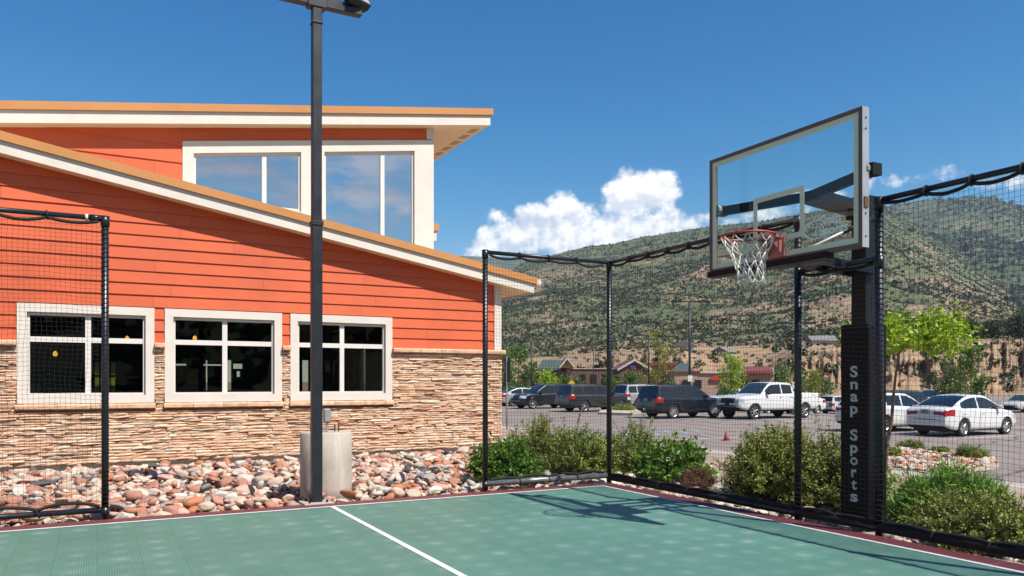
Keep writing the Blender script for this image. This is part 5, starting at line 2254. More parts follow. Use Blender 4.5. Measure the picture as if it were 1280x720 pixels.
car('sedan', lot(30.35, 55.25), 0, M['c_silver'], 'silver sedan peeking out beside the corner of the stone wall', rimspokes=5)
car('suv', lot(38.0, 61.0), 0, M['c_white'], 'white SUV behind the silver sedan at the building corner')
car('hatch', lot(37.5, 66.5), PI, M['c_white'], 'white car roof showing behind the black SUV')
car('suv', lot(35.4, 45.6), 0, M['c_silver'], 'light silver crossover between the grey crossover and the navy SUV')
car('sedan', lot(40.5, 38.2), PI, M['c_navy'], 'dark blue sedan showing between the navy SUV and the white pickup')
car('sedan', lot(43.4, 38.9), PI, M['c_white'], 'white sedan behind the hood of the white pickup')
car('pickup', lot(52.0, 54.0), PI, M['c_white'], 'white pickup truck cab showing above the navy SUV', cat='pickup truck', glass='carglass2')
car('wagon', lot(53.0, 42.6), 0, M['c_cream'], 'pale wagon seen from behind between the pickup and the padded pole')
car('pickup', lot(60.0, 39.3), PI, M['c_white'], 'white pickup truck far behind the roof of the white sedan', cat='pickup truck', glass='carglass2')
car('hatch', lot(55.8, 35.0), 0, M['c_white'], 'white car partly hidden behind the front of the white sedan')
car('wagon', lot(69.2, 37.6), PI, M['c_cream'], 'old ivory wagon facing left at the right edge of the lot', glass='carglass2')
car('suv', lot(47.2, 33.0), 0, M['c_navy'], 'dark blue roof showing between the white hatchback and the white sedan')

# ------------------------------------------------------------------ far shops
M['brick'] = mat('brown_brick', (0.16, 0.085, 0.060), .85, var=.18, scale=1.2, bump=.3, bscale=12)
M['brick2'] = mat('light_brick_pier', (0.30, 0.15, 0.10), .85, var=.15, scale=1.2)
M['groof'] = mat('green_metal_roof', (0.075, 0.105, 0.085), .5, var=.1, scale=1)
M['yellow'] = mat('yellow_gable', (0.62, 0.36, 0.07), .6, var=.08, scale=1)
M['tanwall'] = mat('tan_stucco', (0.42, 0.27, 0.19), .85, var=.1, scale=.8)
M['redroof'] = mat('red_metal_roof', (0.24, 0.055, 0.045), .5, var=.1, scale=.8)
M['redsign'] = mat('red_sign', (0.62, 0.03, 0.03), .5, var=.06)
M['bluesign'] = mat('blue_sign', (0.03, 0.07, 0.32), .5, var=.06)
M['shopglass'] = mat('dark_shop_window', (0.02, 0.022, 0.025), .1, var=.1, spec=.8)
M['ctrim'] = mat('pale_roof_trim', (0.62, 0.55, 0.46), .6, var=.06)


def frame_of(px, D):
    """ground point and a frame facing the camera side of the lot (right / away / up)"""
    x, y = ray(px)
    return Vector((x * D, y * D, 0))


def shopbox(parent, px0, px1, ytop, D, depth, m, part='wall', zb=-1.75, dz=0.0, yb=None):
    a, b = atD(px0, ytop, D), atD(px1, ytop, D)
    u = Vector((b.x - a.x, b.y - a.y, 0)).normalized()
    n = Vector((-u.y, u.x, 0))
    if n.dot(Vector((SH, CH, 0))) < 0:
        n = -n
    z0 = zb if yb is None else atD(px0, yb, D).z
    z1 = a.z
    p = [Vector((a.x, a.y, z0)), Vector((b.x, b.y, z0))]
    q = [p[0] + n * depth, p[1] + n * depth]
    up = Vector((0, 0, z1 - z0))
    vs = [p[0], p[1], q[1], q[0], p[0] + up, p[1] + up, q[1] + up, q[0] + up]
    o = MB().add(vs, [(0, 3, 2, 1), (4, 5, 6, 7), (0, 1, 5, 4), (1, 2, 6, 5), (2, 3, 7, 6), (3, 0, 4, 7)]).build(part, m, parent)
    return a, b, u, n


def gable(parent, px0, px1, yeave, ypeak, D, depth, m, roofm, over=.5):
    a, b = atD(px0, yeave, D), atD(px1, yeave, D)
    u = Vector((b.x - a.x, b.y - a.y, 0)).normalized()
    n = Vector((-u.y, u.x, 0))
    if n.dot(Vector((SH, CH, 0))) < 0:
        n = -n
    pk = (a + b) / 2
    pk.z = atD((px0 + px1) / 2, ypeak, D).z
    a2, b2 = a.copy(), b.copy()
    vs = [a2, b2, pk, a2 + n * depth, b2 + n * depth, pk + n * depth]
    MB().add(vs, [(0, 1, 2), (5, 4, 3), (0, 3, 4, 1), (1, 4, 5, 2), (2, 5, 3, 0)]).build('gable_wall', m, parent)
    for s, e_ in ((a2, -1), (b2, 1)):
        d = (s - pk)
        o_ = pk + d * 1.12 + Vector((0, 0, .12))
        t0 = pk + Vector((0, 0, .12))
        nn = n * -over
        vs = [t0 + nn, o_ + nn, o_ + n * depth, t0 + n * depth]
        up = Vector((0, 0, .28))
        MB().add(vs + [v + up for v in vs], [(0, 3, 2, 1), (4, 5, 6, 7), (0, 1, 5, 4), (1, 2, 6, 5), (2, 3, 7, 6), (3, 0, 4, 7)]).build('roof', roofm, parent)
        f = [t0 + nn * 1.15, o_ + nn * 1.15, o_ + nn * 1.01, t0 + nn * 1.01]
        MB().add([v + Vector((0, 0, -.12)) for v in f] + [v + Vector((0, 0, .29)) for v in f], [(0, 3, 2, 1), (4, 5, 6, 7), (0, 1, 5, 4), (1, 2, 6, 5), (2, 3, 7, 6), (3, 0, 4, 7)]).build('barge_board', M['ctrim'], parent)
    return a, b, u, n


def shop_window(parent, px0, px1, y0, y1, D):
    a, b, c, d = atD(px0, y1, D), atD(px1, y1, D), atD(px1, y0, D), atD(px0, y0, D)
    MB().add([a, b, c, d], [(0, 1, 2, 3)]).build('window', M['shopglass'], parent)


s1 = empty('brick_shop', frame_of(695, 140) + Vector((0, 0, -1.2)), label='brown brick shop with green roof and yellow gable behind the black SUV', cat='shop')
shopbox(s1, 674, 708, 463, 140, 9, M['brick'])
shopbox(s1, 708.2, 714, 461, 139.6, 9, M['brick2'], 'pier')
a, b = atD(672, 463, 139.5), atD(702, 463, 139.5)
c, d = atD(702, 452, 143), atD(678, 452, 143)
up = Vector((0, 0, .35))
MB().add([a, b, c, d, a + up, b + up, c + up, d + up], [(0, 3, 2, 1), (4, 5, 6, 7), (0, 1, 5, 4), (1, 2, 6, 5), (2, 3, 7, 6), (3, 0, 4, 7)]).build('roof', M['groof'], s1)
gable(s1, 700, 717, 460, 449.5, 139, 8, M['yellow'], M['groof'], .9)
shop_window(s1, 686, 697, 464, 471, 139.9)
s2 = empty('brick_shop', frame_of(745, 145) + Vector((0, 0, -1.2)), label='long low brown brick shop wall behind the dark grey crossover', cat='shop')
shopbox(s2, 658, 775, 461.5, 146, 14, M['brick'])
shopbox(s2, 657.5, 775.5, 460.4, 145.8, 14.4, M['ctrim'], 'parapet', yb=461.3)
for i, p in enumerate((724, 738, 752)):
    shop_window(s2, p, p + 8, 468, 482, 145.9)
s3 = empty('brick_shop', frame_of(793, 138) + Vector((0, 0, -1.2)), label='brown brick shop front with pointed gable and red sign behind the navy SUV', cat='shop')
shopbox(s3, 774, 812, 462.5, 138, 12, M['brick'])
gable(s3, 774, 812, 462.5, 451.5, 138, 12, M['brick'], M['redroof'], .4)
for (p0, p1, q0, q1, m_) in ((782, 796, 464.5, 468.5, 'redsign'), (788, 793, 457, 461, 'bluesign'), (792.5, 794.5, 458, 462, 'redsign')):
    shopbox(s3, p0, p1, q0, 137.8, .12, M[m_], 'sign', yb=q1)
s4 = empty('shop', frame_of(828, 150) + Vector((0, 0, -1.2)), label='yellow shop front with a flat red roof right of the brick gable', cat='shop')
shopbox(s4, 806, 846, 457, 155, 12, M['yellow'])
shopbox(s4, 804, 847, 453, 154.6, 13, M['redroof'], 'roof', yb=457)
shopbox(s4, 816, 845, 463, 153, 1.5, M['brick'], 'wall')
s5 = empty('shop', frame_of(905, 132) + Vector((0, 0, -1.2)), label='long tan shop with red roof trim and red sign behind the white pickup', cat='shop')
shopbox(s5, 843, 968, 465.5, 132, 14, M['tanwall'])
shopbox(s5, 842.5, 875, 463.6, 131.7, 14.6, M['redroof'], 'roof_trim', yb=465.4)
shopbox(s5, 875.2, 969, 464.2, 131.7, 14.6, M['ctrim'], 'roof_trim', yb=466.5)
a, b, c, d = atD(929, 466.5, 131), atD(966, 466.5, 131), atD(966, 460.5, 136), atD(929, 460.5, 136)
MB().add([a, b, c, d, a + up, b + up, c + up, d + up], [(0, 3, 2, 1), (4, 5, 6, 7), (0, 1, 5, 4), (1, 2, 6, 5), (2, 3, 7, 6), (3, 0, 4, 7)]).build('roof', M['redroof'], s5)
a, b, c = atD(966, 468, 130.8), atD(970, 467, 131), atD(966, 458.5, 136)
MB().add([a, b, c, a + Vector((.3, .6, 0)), b + Vector((.3, .6, 0)), c + Vector((.3, .6, 0))], [(0, 1, 2), (5, 4, 3), (0, 3, 4, 1), (1, 4, 5, 2), (2, 5, 3, 0)]).build('gable_end', M['ctrim'], s5)
shopbox(s5, 889, 903, 470, 131.6, .2, M['redsign'], 'sign', yb=475)
for p in (853, 868, 912, 925, 940):
    shop_window(s5, p, p + 9, 475, 486, 131.8)
# green hip roof
pk0, pk1 = atD(849, 454, 142), atD(856, 454, 142)
base = [atD(838, 464, 134), atD(868, 464, 134), atD(870, 464, 150), atD(840, 464, 150)]
MB().add(base + [pk0, pk1], [(0, 1, 5, 4), (1, 2, 5), (2, 3, 4, 5), (3, 0, 4)]).build('hip_roof', M['groof'], s5)

# ------------------------------------------------------------------ lot lights, sign post, cone
def lotlight(px, ytop, D, lab, heads=2, r=.07, yb=None):
    p = atD(px, ytop, D)
    z0 = lot_z(p.x)
    e = empty('parking_light', (p.x, p.y, z0), label=lab, cat='street light', group='parking lot lights')
    MB().tube([(p.x, p.y, z0), (p.x, p.y, p.z)], [r * 1.1, r * .85], 10).build('pole', M['black'], e, smooth=True)
    MB().lathe([(r * 3.2, z0), (r * 3.2, z0 + .75), (r * 2.6, z0 + .8)], 16, M=Matrix.Translation((p.x, p.y, 0))).build('footing', M['concrete'], e)
    for s in ((-1, 1) if heads == 2 else (-1,)):
        d = Vector((CH, -SH, 0)) * s
        q = p + d * .55
        MB().tube([p, q], .04, 8).build('bracket', M['black'], e)
        MB().cbox((-.34, -.17, -.05), (.34, .17, .08), .03, M=Matrix.Translation(q + d * .3) @ Matrix.Rotation(-HEAD, 4, 'Z')).build('lamp_head', M['black'], e)
    return p


p = lotlight(862, 377, 50, 'tall twin headed parking light above the navy SUV', yb=520)
sg = empty('parking_sign', (p.x, p.y, 0), label='small pale sign on the tall parking light pole', cat='sign')
q = onX(862, 473, p.x - .1)
MB().cbox((-.15, -.012, -.2), (.15, .012, .2), .005, M=Matrix.Translation((p.x - .04, p.y - .10, q.z)) @ Matrix.Rotation(-HEAD, 4, 'Z')).build('plate', M['vinyl'], sg)
lotlight(811, 419, 62, 'parking light beside the yellow leaved young tree', heads=1)
lotlight(742, 441, 95, 'far parking light over the long brick shop')
lotlight(664.5, 427, 75, 'parking light left of the green roofed brick shop', heads=1)
p = lotlight(995, 404, 47, 'parking light behind the right-hand fence post')
sg = empty('parking_sign', (p.x, p.y, 0), label='small pale sign on the parking light behind the fence post', cat='sign')
q = atD(993.5, 482, 46.8)
MB().cbox((-.16, -.012, -.22), (.16, .012, .22), .005, M=Matrix.Translation(q) @ Matrix.Rotation(-HEAD, 4, 'Z')).build('plate', M['vinyl'], sg)

p = gnd(633.5, 541, -.57)
sp = empty('sign_post', p, label='grey sign post with a dark sign seen from behind at the building corner', cat='sign')
MB().tube([p, (p.x, p.y, onY(633.5, 446, p.y).z)], .03, 8).build('post', M['greymetal'], sp, smooth=True)
za, zb_ = onY(634, 447, p.y).z, onY(634, 478, p.y).z
MB().cbox((-.14, -.02, zb_), (.14, -.005, za), .004, M=Matrix.Translation((p.x + .02, p.y - .03, 0)) @ Matrix.Rotation(-1.25, 4, 'Z')).build('sign_panel', M['black'], sp)

p = gnd(908, 551, -.57)
cn = empty('traffic_cone', p, label='small faded red cone standing on the asphalt left of the large olive shrub', cat='cone')
cone_m = mat('faded_red_cone', (0.46, 0.12, 0.12), .6, var=.1)
MB().lathe([(.10, .02), (.065, .16), (.035, .30), (.02, .33), (.0, .335)], 18, M=Matrix.Translation(p)).build('cone_body', cone_m, cn, smooth=True)
MB().cbox((p.x - .12, p.y - .12, p.z), (p.x + .12, p.y + .12, p.z + .02), .006).build('base', cone_m, cn)

# kerbed island with dry grass in front of the navy SUV
p0 = gnd(762, 516, -.57)
def island():
    pts = [gnd(px, py, -.57) for px, py in ((748, 518), (790, 519.5), (806, 515), (790, 511.5), (752, 514))]
    vs = [p + Vector((0, 0, -.02)) for p in pts] + [p + Vector((0, 0, .13)) for p in pts]
    n = len(pts)
    tag(MB().add(vs, [tuple(range(n)), tuple(range(2 * n - 1, n - 1, -1))] + [(i, (i + 1) % n, (i + 1) % n + n, i + n) for i in range(n)]).build('kerb_island', M['concrete']), kind='structure')
    c = sum(pts, Vector()) / n
    shrub(c + Vector((.4, .3, .13)), (.8, .6), .35, 71, 'dry yellow grass clump on the kerbed island behind the corner post', 'olive2', 80, .06, per=24, up=.6, name='grass_clump', cat='plant')


island()

ALBEDO = 0.78
# ------------------------------------------------------------------ trees
M['ash'] = leafmat('bright_young_leaf', [(0.0, (0.10, 0.22, 0.010)), (.4, (0.25, 0.42, 0.018)), (.75, (0.42, 0.58, 0.035)), (1.0, (0.58, 0.66, 0.08))], .45, .45, 2)
M['yleaf'] = leafmat('yellow_green_leaf', [(0.0, (0.12, 0.16, 0.02)), (.5, (0.26, 0.30, 0.04)), (1.0, (0.42, 0.40, 0.08))], .5, .4, 1)
M['gleaf'] = leafmat('mid_green_leaf', [(0.0, (0.03, 0.075, 0.012)), (.5, (0.075, 0.16, 0.025)), (1.0, (0.16, 0.26, 0.05))], .5, .3, .8)
M['gleaf2'] = leafmat('grey_green_leaf', [(0.0, (0.05, 0.085, 0.03)), (.5, (0.10, 0.15, 0.05)), (1.0, (0.18, 0.22, 0.09))], .55, .3, .8)
M['conifer'] = leafmat('conifer_needle', [(0.0, (0.012, 0.022, 0.010)), (.5, (0.028, 0.045, 0.018)), (1.0, (0.06, 0.08, 0.03))], .7, .1, .5)
M['bark'] = mat('grey_brown_bark', (0.16, 0.11, 0.075), .9, var=.25, scale=12, bump=.6, bscale=30)


def tree(loc, h, rad, z0, seed, label, m, leaf, n, trunk_r=.06, limbs=26, group=None, name='young_tree', droop=.1, wr=.3, lean=(0, 0), shape=1.0, cat='tree', rise=(.15, .8), tw=1.0):
    """tapered trunk, limbs spread along it, leaves along limbs and twigs; crown from z0 to h, radius rad"""
    rs = np.random.default_rng(seed)
    e = empty(name, loc, label=label, cat=cat, group=group)
    top = np.array([lean[0], lean[1], h * .92])
    tp = np.stack([np.linspace(0, 1, 9) ** 1.3 * top[0], np.linspace(0, 1, 9) ** 1.3 * top[1], np.linspace(0, top[2], 9)], 1)
    tp[1:-1, :2] += rs.normal(size=(7, 2)) * trunk_r * .5
    V, F_ = strands([tp], trunk_r, trunk_r * .2, 8)
    np_mesh('trunk', V, F_, M['bark'], e, smooth=True)
    paths, P, D = [], [], []
    for i in range(limbs):
        t = rs.uniform(max(.1, z0 / h * .86), .97)
        q = t * 8
        i0 = min(int(q), 7)
        b = tp[i0] + (tp[i0 + 1] - tp[i0]) * (q - i0)
        k = (b[2] - z0) / max(.01, h - z0)
        k = min(1, max(0, k))
        R_ = rad * (math.sin(math.pi * min(.98, (k * .8 + .18))) ** .7 if shape >= 1 else (1.05 - k) * shape + .12) * rs.uniform(.6, 1.15)
        a = rs.uniform(0, 6.28)
        d = np.array([math.cos(a), math.sin(a), rs.uniform(*rise)])
        d /= np.linalg.norm(d)
        s = np.linspace(0, 1, 6)[:, None]
        L = b + d * R_ * s + np.array([0, 0, -1]) * droop * R_ * s ** 2 + rs.normal(size=(6, 3)) * .03 * R_
        paths.append(L)
        for _ in range(5):
            bb = L[rs.integers(2, 6)]
            dd = d + rs.normal(size=3) * .8
            dd /= np.linalg.norm(dd)
            s2 = np.linspace(0, 1, 4)[:, None]
            T = bb + dd * R_ * tw * rs.uniform(.25, .5) * s2 + np.array([0, 0, -1]) * droop * .6 * R_ * s2 ** 2
            paths.append(T)
    per = max(4, n // len(paths))
    for L in paths:
        k = len(L) - 1
        s = rs.uniform(.15, 1, per) * k
        i0 = np.minimum(s.astype(int), k - 1)
        f = (s - i0)[:, None]
        pos = L[i0] * (1 - f) + L[i0 + 1] * f
        P.append(pos + rs.normal(size=(per, 3)) * leaf * .9)
        dr = rs.normal(size=(per, 3))
        dr[:, 2] -= droop * 2
        D.append(dr)
    P, D = np.concatenate(P), np.concatenate(D)
    V, F_ = leaf_cloud(P, D, leaf * rs.uniform(.6, 1.3, len(P)), wr, rs, .1)
    np_mesh('crown', V, F_, M[m], e)
    V, F_ = strands(paths, trunk_r * .28, trunk_r * .06, 3)
    np_mesh('limbs', V, F_, M['bark'], e)
    return e


# bright young ash behind the padded pole
bx, by = 12.05, 8.85
ash = tree(Vector((bx, by, bed_z(bx, by))), 3.30, 1.45, 3.20, 81, 'bright lime green young tree whose crown spreads behind the padded pole', 'ash', .095, 4300, .042, 40, droop=.10, rise=(-.06, .10), wr=.26, tw=.42, lean=(.30, -.20))
# a low side limb carrying the part of the crown left of the pole
def on_lot(px, D):
    p = atD(px, 477, D)
    return Vector((p.x, p.y, lot_z(p.x)))


def far(px, ytop, D, wpx, lab, m, seed, z0f=.3, leaf=None, n=1500, **kw):
    p = on_lot(px, D)
    top = atD(px, ytop, D).z
    h = top - p.z
    return tree(p, h, wpx / 2 / FPX * D, h * z0f, seed, lab, m, leaf or .0032 * D, n, max(.03, h * .012), 26, **kw)


far(1214, 424, 48, 34, 'slim bright green tree rising behind the white sedan', 'gleaf', 82, .12, n=2600)
far(1187, 444, 46, 36, 'bushy grey green tree just left of the slim tree behind the white sedan', 'gleaf2', 83, .08, n=2600)
far(914, 436, 58, 30, 'narrow bright green young tree behind the white pickup cab', 'ash', 84, .2, n=1500)
far(823, 404, 64, 44, 'sparse yellow green young tree right of the corner post', 'yleaf', 85, .25, n=900)
far(648, 428, 82, 40, 'leafy green tree above the silver sedan beside the building corner', 'gleaf', 86, .1, n=2000)
far(630, 438, 74, 30, 'dark green tree touching the corner of the orange building', 'gleaf', 87, .1, n=1800)
far(684, 463, 78, 24, 'round bright green bush in front of the green roofed brick shop', 'ash', 88, .02, n=1500, name='bush', cat='bush')
far(706, 469, 80, 16, 'small green bush left of the yellow road marker', 'gleaf', 89, .02, n=900, name='bush', cat='bush')
far(722, 473, 84, 18, 'low green bush below the long brick shop wall', 'gleaf2', 90, .02, n=800, name='bush', cat='bush')
far(764, 464, 76, 18, 'slender green bush right behind the corner post', 'gleaf', 91, .03, n=900, name='bush', cat='bush')
far(790, 466, 78, 30, 'round green bush below the brick gable', 'gleaf', 92, .02, n=1500, name='bush', cat='bush')
far(838, 472, 80, 12, 'small round bush left of the tan shop', 'gleaf2', 93, .02, n=500, name='bush', cat='bush')
far(1018, 462, 90, 16, 'thin yellow green sapling between the fence post and the padded pole', 'yleaf', 94, .3, n=500)
far(978, 455, 120, 22, 'green tree at the right end of the tan shop', 'gleaf', 95, .1, n=900)
far(1003, 472, 105, 26, 'dark bush behind the pickup bed', 'gleaf', 96, .02, n=700, name='bush', cat='bush')
far(1031, 474, 110, 22, 'green bush row end left of the padded pole', 'gleaf2', 97, .02, n=700, name='bush', cat='bush')

yb_ = on_lot(715, 70)
sg = empty('road_marker', yb_, label='yellow diamond road sign above the dark grey crossover', cat='sign')
c = atD(714.5, 479, 70)
MB().cbox((-.22, -.01, -.22), (.22, .01, .22), .004, M=Matrix.Translation(c) @ Matrix.Rotation(-HEAD, 4, 'Z') @ Matrix.Rotation(R(45), 4, 'Y')).build('sign_plate', mat('yellow_sign', (.75, .5, .02), .5), sg)
MB().tube([yb_, c + Vector((SH, CH, 0)) * .03], .03, 8).build('post', M['greymetal'], sg)

# ------------------------------------------------------------------ hills
def vnoise(x, y, seed):
    r_ = np.random.default_rng(seed).random((64, 64))
    xi, yi = np.floor(x).astype(int), np.floor(y).astype(int)
    fx, fy = x - xi, y - yi
    fx, fy = fx * fx * (3 - 2 * fx), fy * fy * (3 - 2 * fy)
    g = lambda a, b: r_[a % 64, b % 64]
    return (g(xi, yi) * (1 - fx) + g(xi + 1, yi) * fx) * (1 - fy) + (g(xi, yi + 1) * (1 - fx) + g(xi + 1, yi + 1) * fx) * fy


def fbm(x, y, seed, o=5):
    s, a = 0, .5
    for k in range(o):
        s = s + a * vnoise(x * 2 ** k, y * 2 ** k, seed + k)
        a *= .5
    return s


def hill_mat(name, soil, soil2, green, gmin, gmax, cliff=False, zg=None):
    m, t, b, out = newmat(name)
    tc = t.new('ShaderNodeTexCoord').outputs['Object']
    n1 = t.noise(tc, .012, 8, .65)
    n2 = t.noise(tc, .12, 7, .7)
    s = t.mix(t.mapr(n2, .35, .65), c4(soil), c4(soil2))
    f = t.math('ADD', t.math('MULTIPLY', n1, .6), t.math('MULTIPLY', n2, .4))
    c = t.mix(t.mapr(f, gmin, gmax, 0, 1, True), s, c4(green))
    if cliff:
        sx = t.new('ShaderNodeSeparateXYZ', ins={0: tc})
        zz = t.new('ShaderNodeCombineXYZ', ins={0: t.math('MULTIPLY', sx.outputs[0], .03), 1: t.math('MULTIPLY', sx.outputs[1], .03), 2: t.math('MULTIPLY', sx.outputs[2], 1.1)}).outputs[0]
        c = t.mix(t.mapr(t.noise(zz, 1.0, 5, .6), .5, .66, 0, .7), c, (soil2[0] * .55, soil2[1] * .5, soil2[2] * .5, 1))
    if zg:
        sz = t.new('ShaderNodeSeparateXYZ', ins={0: tc})
        hi = t.mapr(t.math('ADD', sz.outputs[2], t.mapr(n1, .3, .7, -70, 70)), zg[0], zg[1], 0, .8, True)
        c = t.mix(hi, c, t.mix(n2, (.062, .088, .040, 1), (.135, .16, .075, 1)))
    t.set(b, 'Base Color', c)
    t.set(b, 'Roughness', .95)
    t.set(b, 'Specular IOR Level', .1)
    bn = t.new('ShaderNodeBump', ins={'Strength': .8, 'Distance': 1.2})
    t.set(bn, 'Height', t.noise(tc, .25, 8, .7))
    t.set(b, 'Normal', bn.outputs[0])
    return m


M['hillA'] = hill_mat('scrub_hill_soil', (0.41, 0.265, 0.185), (0.31, 0.205, 0.145), (0.115, 0.135, 0.065), .39, .55, zg=(120, 215))
M['hillB'] = hill_mat('green_mountain', (0.26, 0.21, 0.13), (0.18, 0.16, 0.10), (0.065, 0.09, 0.040), .36, .52)
M['cliffm'] = hill_mat('tan_earth_cliff', (0.46, 0.315, 0.195), (0.35, 0.235, 0.145), (0.20, 0.17, 0.08), .56, .70, True)
M['scrub'] = rampmat('hill_scrub', [(0, (0.034, 0.046, 0.026)), (.35, (0.066, 0.088, 0.048)), (.7, (0.105, 0.130, 0.068)), (.92, (0.18, 0.195, 0.095)), (1, (0.24, 0.22, 0.12))], .95, 0, 1, .6, .2)


class Hill:
    """terrain patch: azimuth columns (as survey pixels), distance rows, heights in metres"""
    def __init__(s, px0, px1, nc, Ds, yfn, name, m, rough, seed, jag=0):
        s.px = np.linspace(px0, px1, nc)
        s.Ds = np.array(Ds)
        s.Y = np.zeros((len(Ds), nc))
        for j in range(len(Ds)):
            t = j / (len(Ds) - 1)
            s.Y[j] = yfn(s.px, t, s.Ds[j])
        DD = s.Ds[:, None]
        a = (s.px - 640) / FPX
        X, Yw = (CH * a + SH)[None] * DD, (-SH * a + CH)[None] * DD
        Z = EYE + (HOR - s.Y) / FPX * DD
        f = fbm(X / 90 + 50, Yw / 90 + 50, seed, 6) - .5
        g = 1 - np.abs(2 * fbm(X / 160 + 20, Yw / 160 + 20, seed + 9, 4) - 1)
        w = np.sin(np.pi * np.clip(np.linspace(0, 1, len(Ds)), 0, 1))[:, None] ** .6
        if jag:                                   # eroded gullies cut into the cliff face
            wv = np.clip(np.sin(np.pi * (s.Ds - 143) / 40), 0, 1)[:, None] * ((s.Ds > 143) & (s.Ds < 183))[:, None]
            rid = np.abs(2 * fbm(np.broadcast_to(s.px / 11, Z.shape), DD / 60 + Z * .04, 501, 4) - 1)
            blk = fbm(np.broadcast_to(s.px / 30, Z.shape), DD * 0 + Z * .35, 511, 4) - .5
            k = 1 + (jag * (rid - .25) + jag * 1.2 * blk) * wv / DD
            X, Yw = X * k, Yw * k
        Z = Z + (f * rough * 1.6 + (g - .7) * rough * 1.5) * w + (fbm(X / 25, Yw / 25, seed + 3, 4) - .5) * rough * .35
        s.X, s.Yw, s.Z = X, Yw, Z
        nr = len(Ds)
        V = np.stack([X, Yw, Z], 2).reshape(-1, 3)
        i, j = np.meshgrid(np.arange(nr - 1), np.arange(nc - 1), indexing='ij')
        b = (i * nc + j).ravel()
        F_ = np.stack([b, b + 1, b + nc + 1, b + nc], 1)
        tag(np_mesh(name, V, F_, m, smooth=True), kind='structure')

    def sample(s, c, r):
        ci, ri = np.minimum(c.astype(int), len(s.px) - 2), np.minimum(r.astype(int), len(s.Ds) - 2)
        fc, fr = c - ci, r - ri
        o = []
        for A in (s.X, s.Yw, s.Z):
            o.append((A[ri, ci] * (1 - fc) + A[ri, ci + 1] * fc) * (1 - fr) + (A[ri + 1, ci] * (1 - fc) + A[ri + 1, ci + 1] * fc) * fr)
        return np.stack(o, 1)


def poly(px, pts):
    return np.interp(px, [p for p, _ in pts], [q for _, q in pts])


CL = [(560, 478), (640, 474), (700, 466), (745, 455), (773, 446), (807, 441), (857, 440), (877, 447), (895, 456), (930, 466), (960, 466), (971, 460), (989, 447), (1007, 438), (1052, 436), (1100, 433), (1150, 431), (1200, 430), (1280, 428), (1420, 425)]
BENCH = [(560, 455), (700, 442), (770, 436), (860, 433), (922, 430), (1000, 424), (1100, 418), (1200, 415), (1300, 412), (1420, 410)]
SKYA = [(560, 392), (600, 372), (625, 354), (642, 336), (660, 327), (694, 318), (733, 308), (767, 304), (800, 297), (850, 289), (889, 283), (947, 278), (1013, 265), (1060, 258), (1085, 254), (1108, 260), (1140, 280), (1182, 305), (1229, 334), (1252, 350), (1274, 373), (1290, 396), (1320, 415), (1420, 420)]
SKYB = [(1000, 300), (1060, 262), (1108, 258), (1151, 250), (1198, 247), (1241, 246), (1260, 253), (1280, 259), (1330, 275), (1420, 300)]
SKYC = [(480, 322), (560, 319), (600, 321), (640, 322), (694, 320), (760, 330)]

cliff_D = [118, 140, 146, 148, 150, 151.5, 153, 154.5, 156, 157.5, 159, 160.5, 162, 163.5, 165, 166.5, 168, 169.5, 171, 172.5, 174, 176, 178, 182, 190, 210, 235, 265, 300, 330]
def cliff_y(px, t, D):
    base = HOR + (EYE + 1.25) * FPX / D
    top, bn = poly(px, CL), poly(px, BENCH)
    gul = (fbm(px / 9, np.full_like(px, D / 40), 31, 4) - .5) * 14
    if D <= 145:
        return base
    if D <= 178:
        k = (D - 145) / 33
        k = np.clip(k + (fbm(px / 14, np.zeros_like(px), 77, 3) - .5) * .25 * math.sin(math.pi * k), 0, 1)
        return base + (top - base) * k ** .9 + gul * math.sin(math.pi * (D - 145) / 33) * .5
    return top + (bn - top) * ((D - 178) / 152) ** .8
H0 = Hill(520, 1420, 620, cliff_D, cliff_y, 'cliff_terrain', M['cliffm'], .8, 40, jag=13)

A_D = list(300 * (1500 / 300) ** np.linspace(0, 1, 90))
def A_y(px, t, D):
    b, sk = poly(px, BENCH) + 14, poly(px, SKYA)
    wob = (fbm(px / 60, np.full_like(px, t * 3), 55, 4) - .5)
    return b + (sk - b) * (t ** (.92) + .16 * wob * math.sin(math.pi * t))
HA = Hill(520, 1420, 300, A_D, A_y, 'scrub_hill', M['hillA'], 13, 60)
B_D = list(900 * (2400 / 900) ** np.linspace(0, 1, 60))
HB = Hill(980, 1420, 160, B_D, lambda px, t, D: 425 + (poly(px, SKYB) - 425) * t ** .9, 'mountain', M['hillB'], 16, 90)
C_D = list(3500 * (6000 / 3500) ** np.linspace(0, 1, 24))
HC = Hill(460, 800, 80, C_D, lambda px, t, D: 440 + (poly(px, SKYC) - 440) * t ** .9, 'far_ridge', M['hillB'], 40, 120)


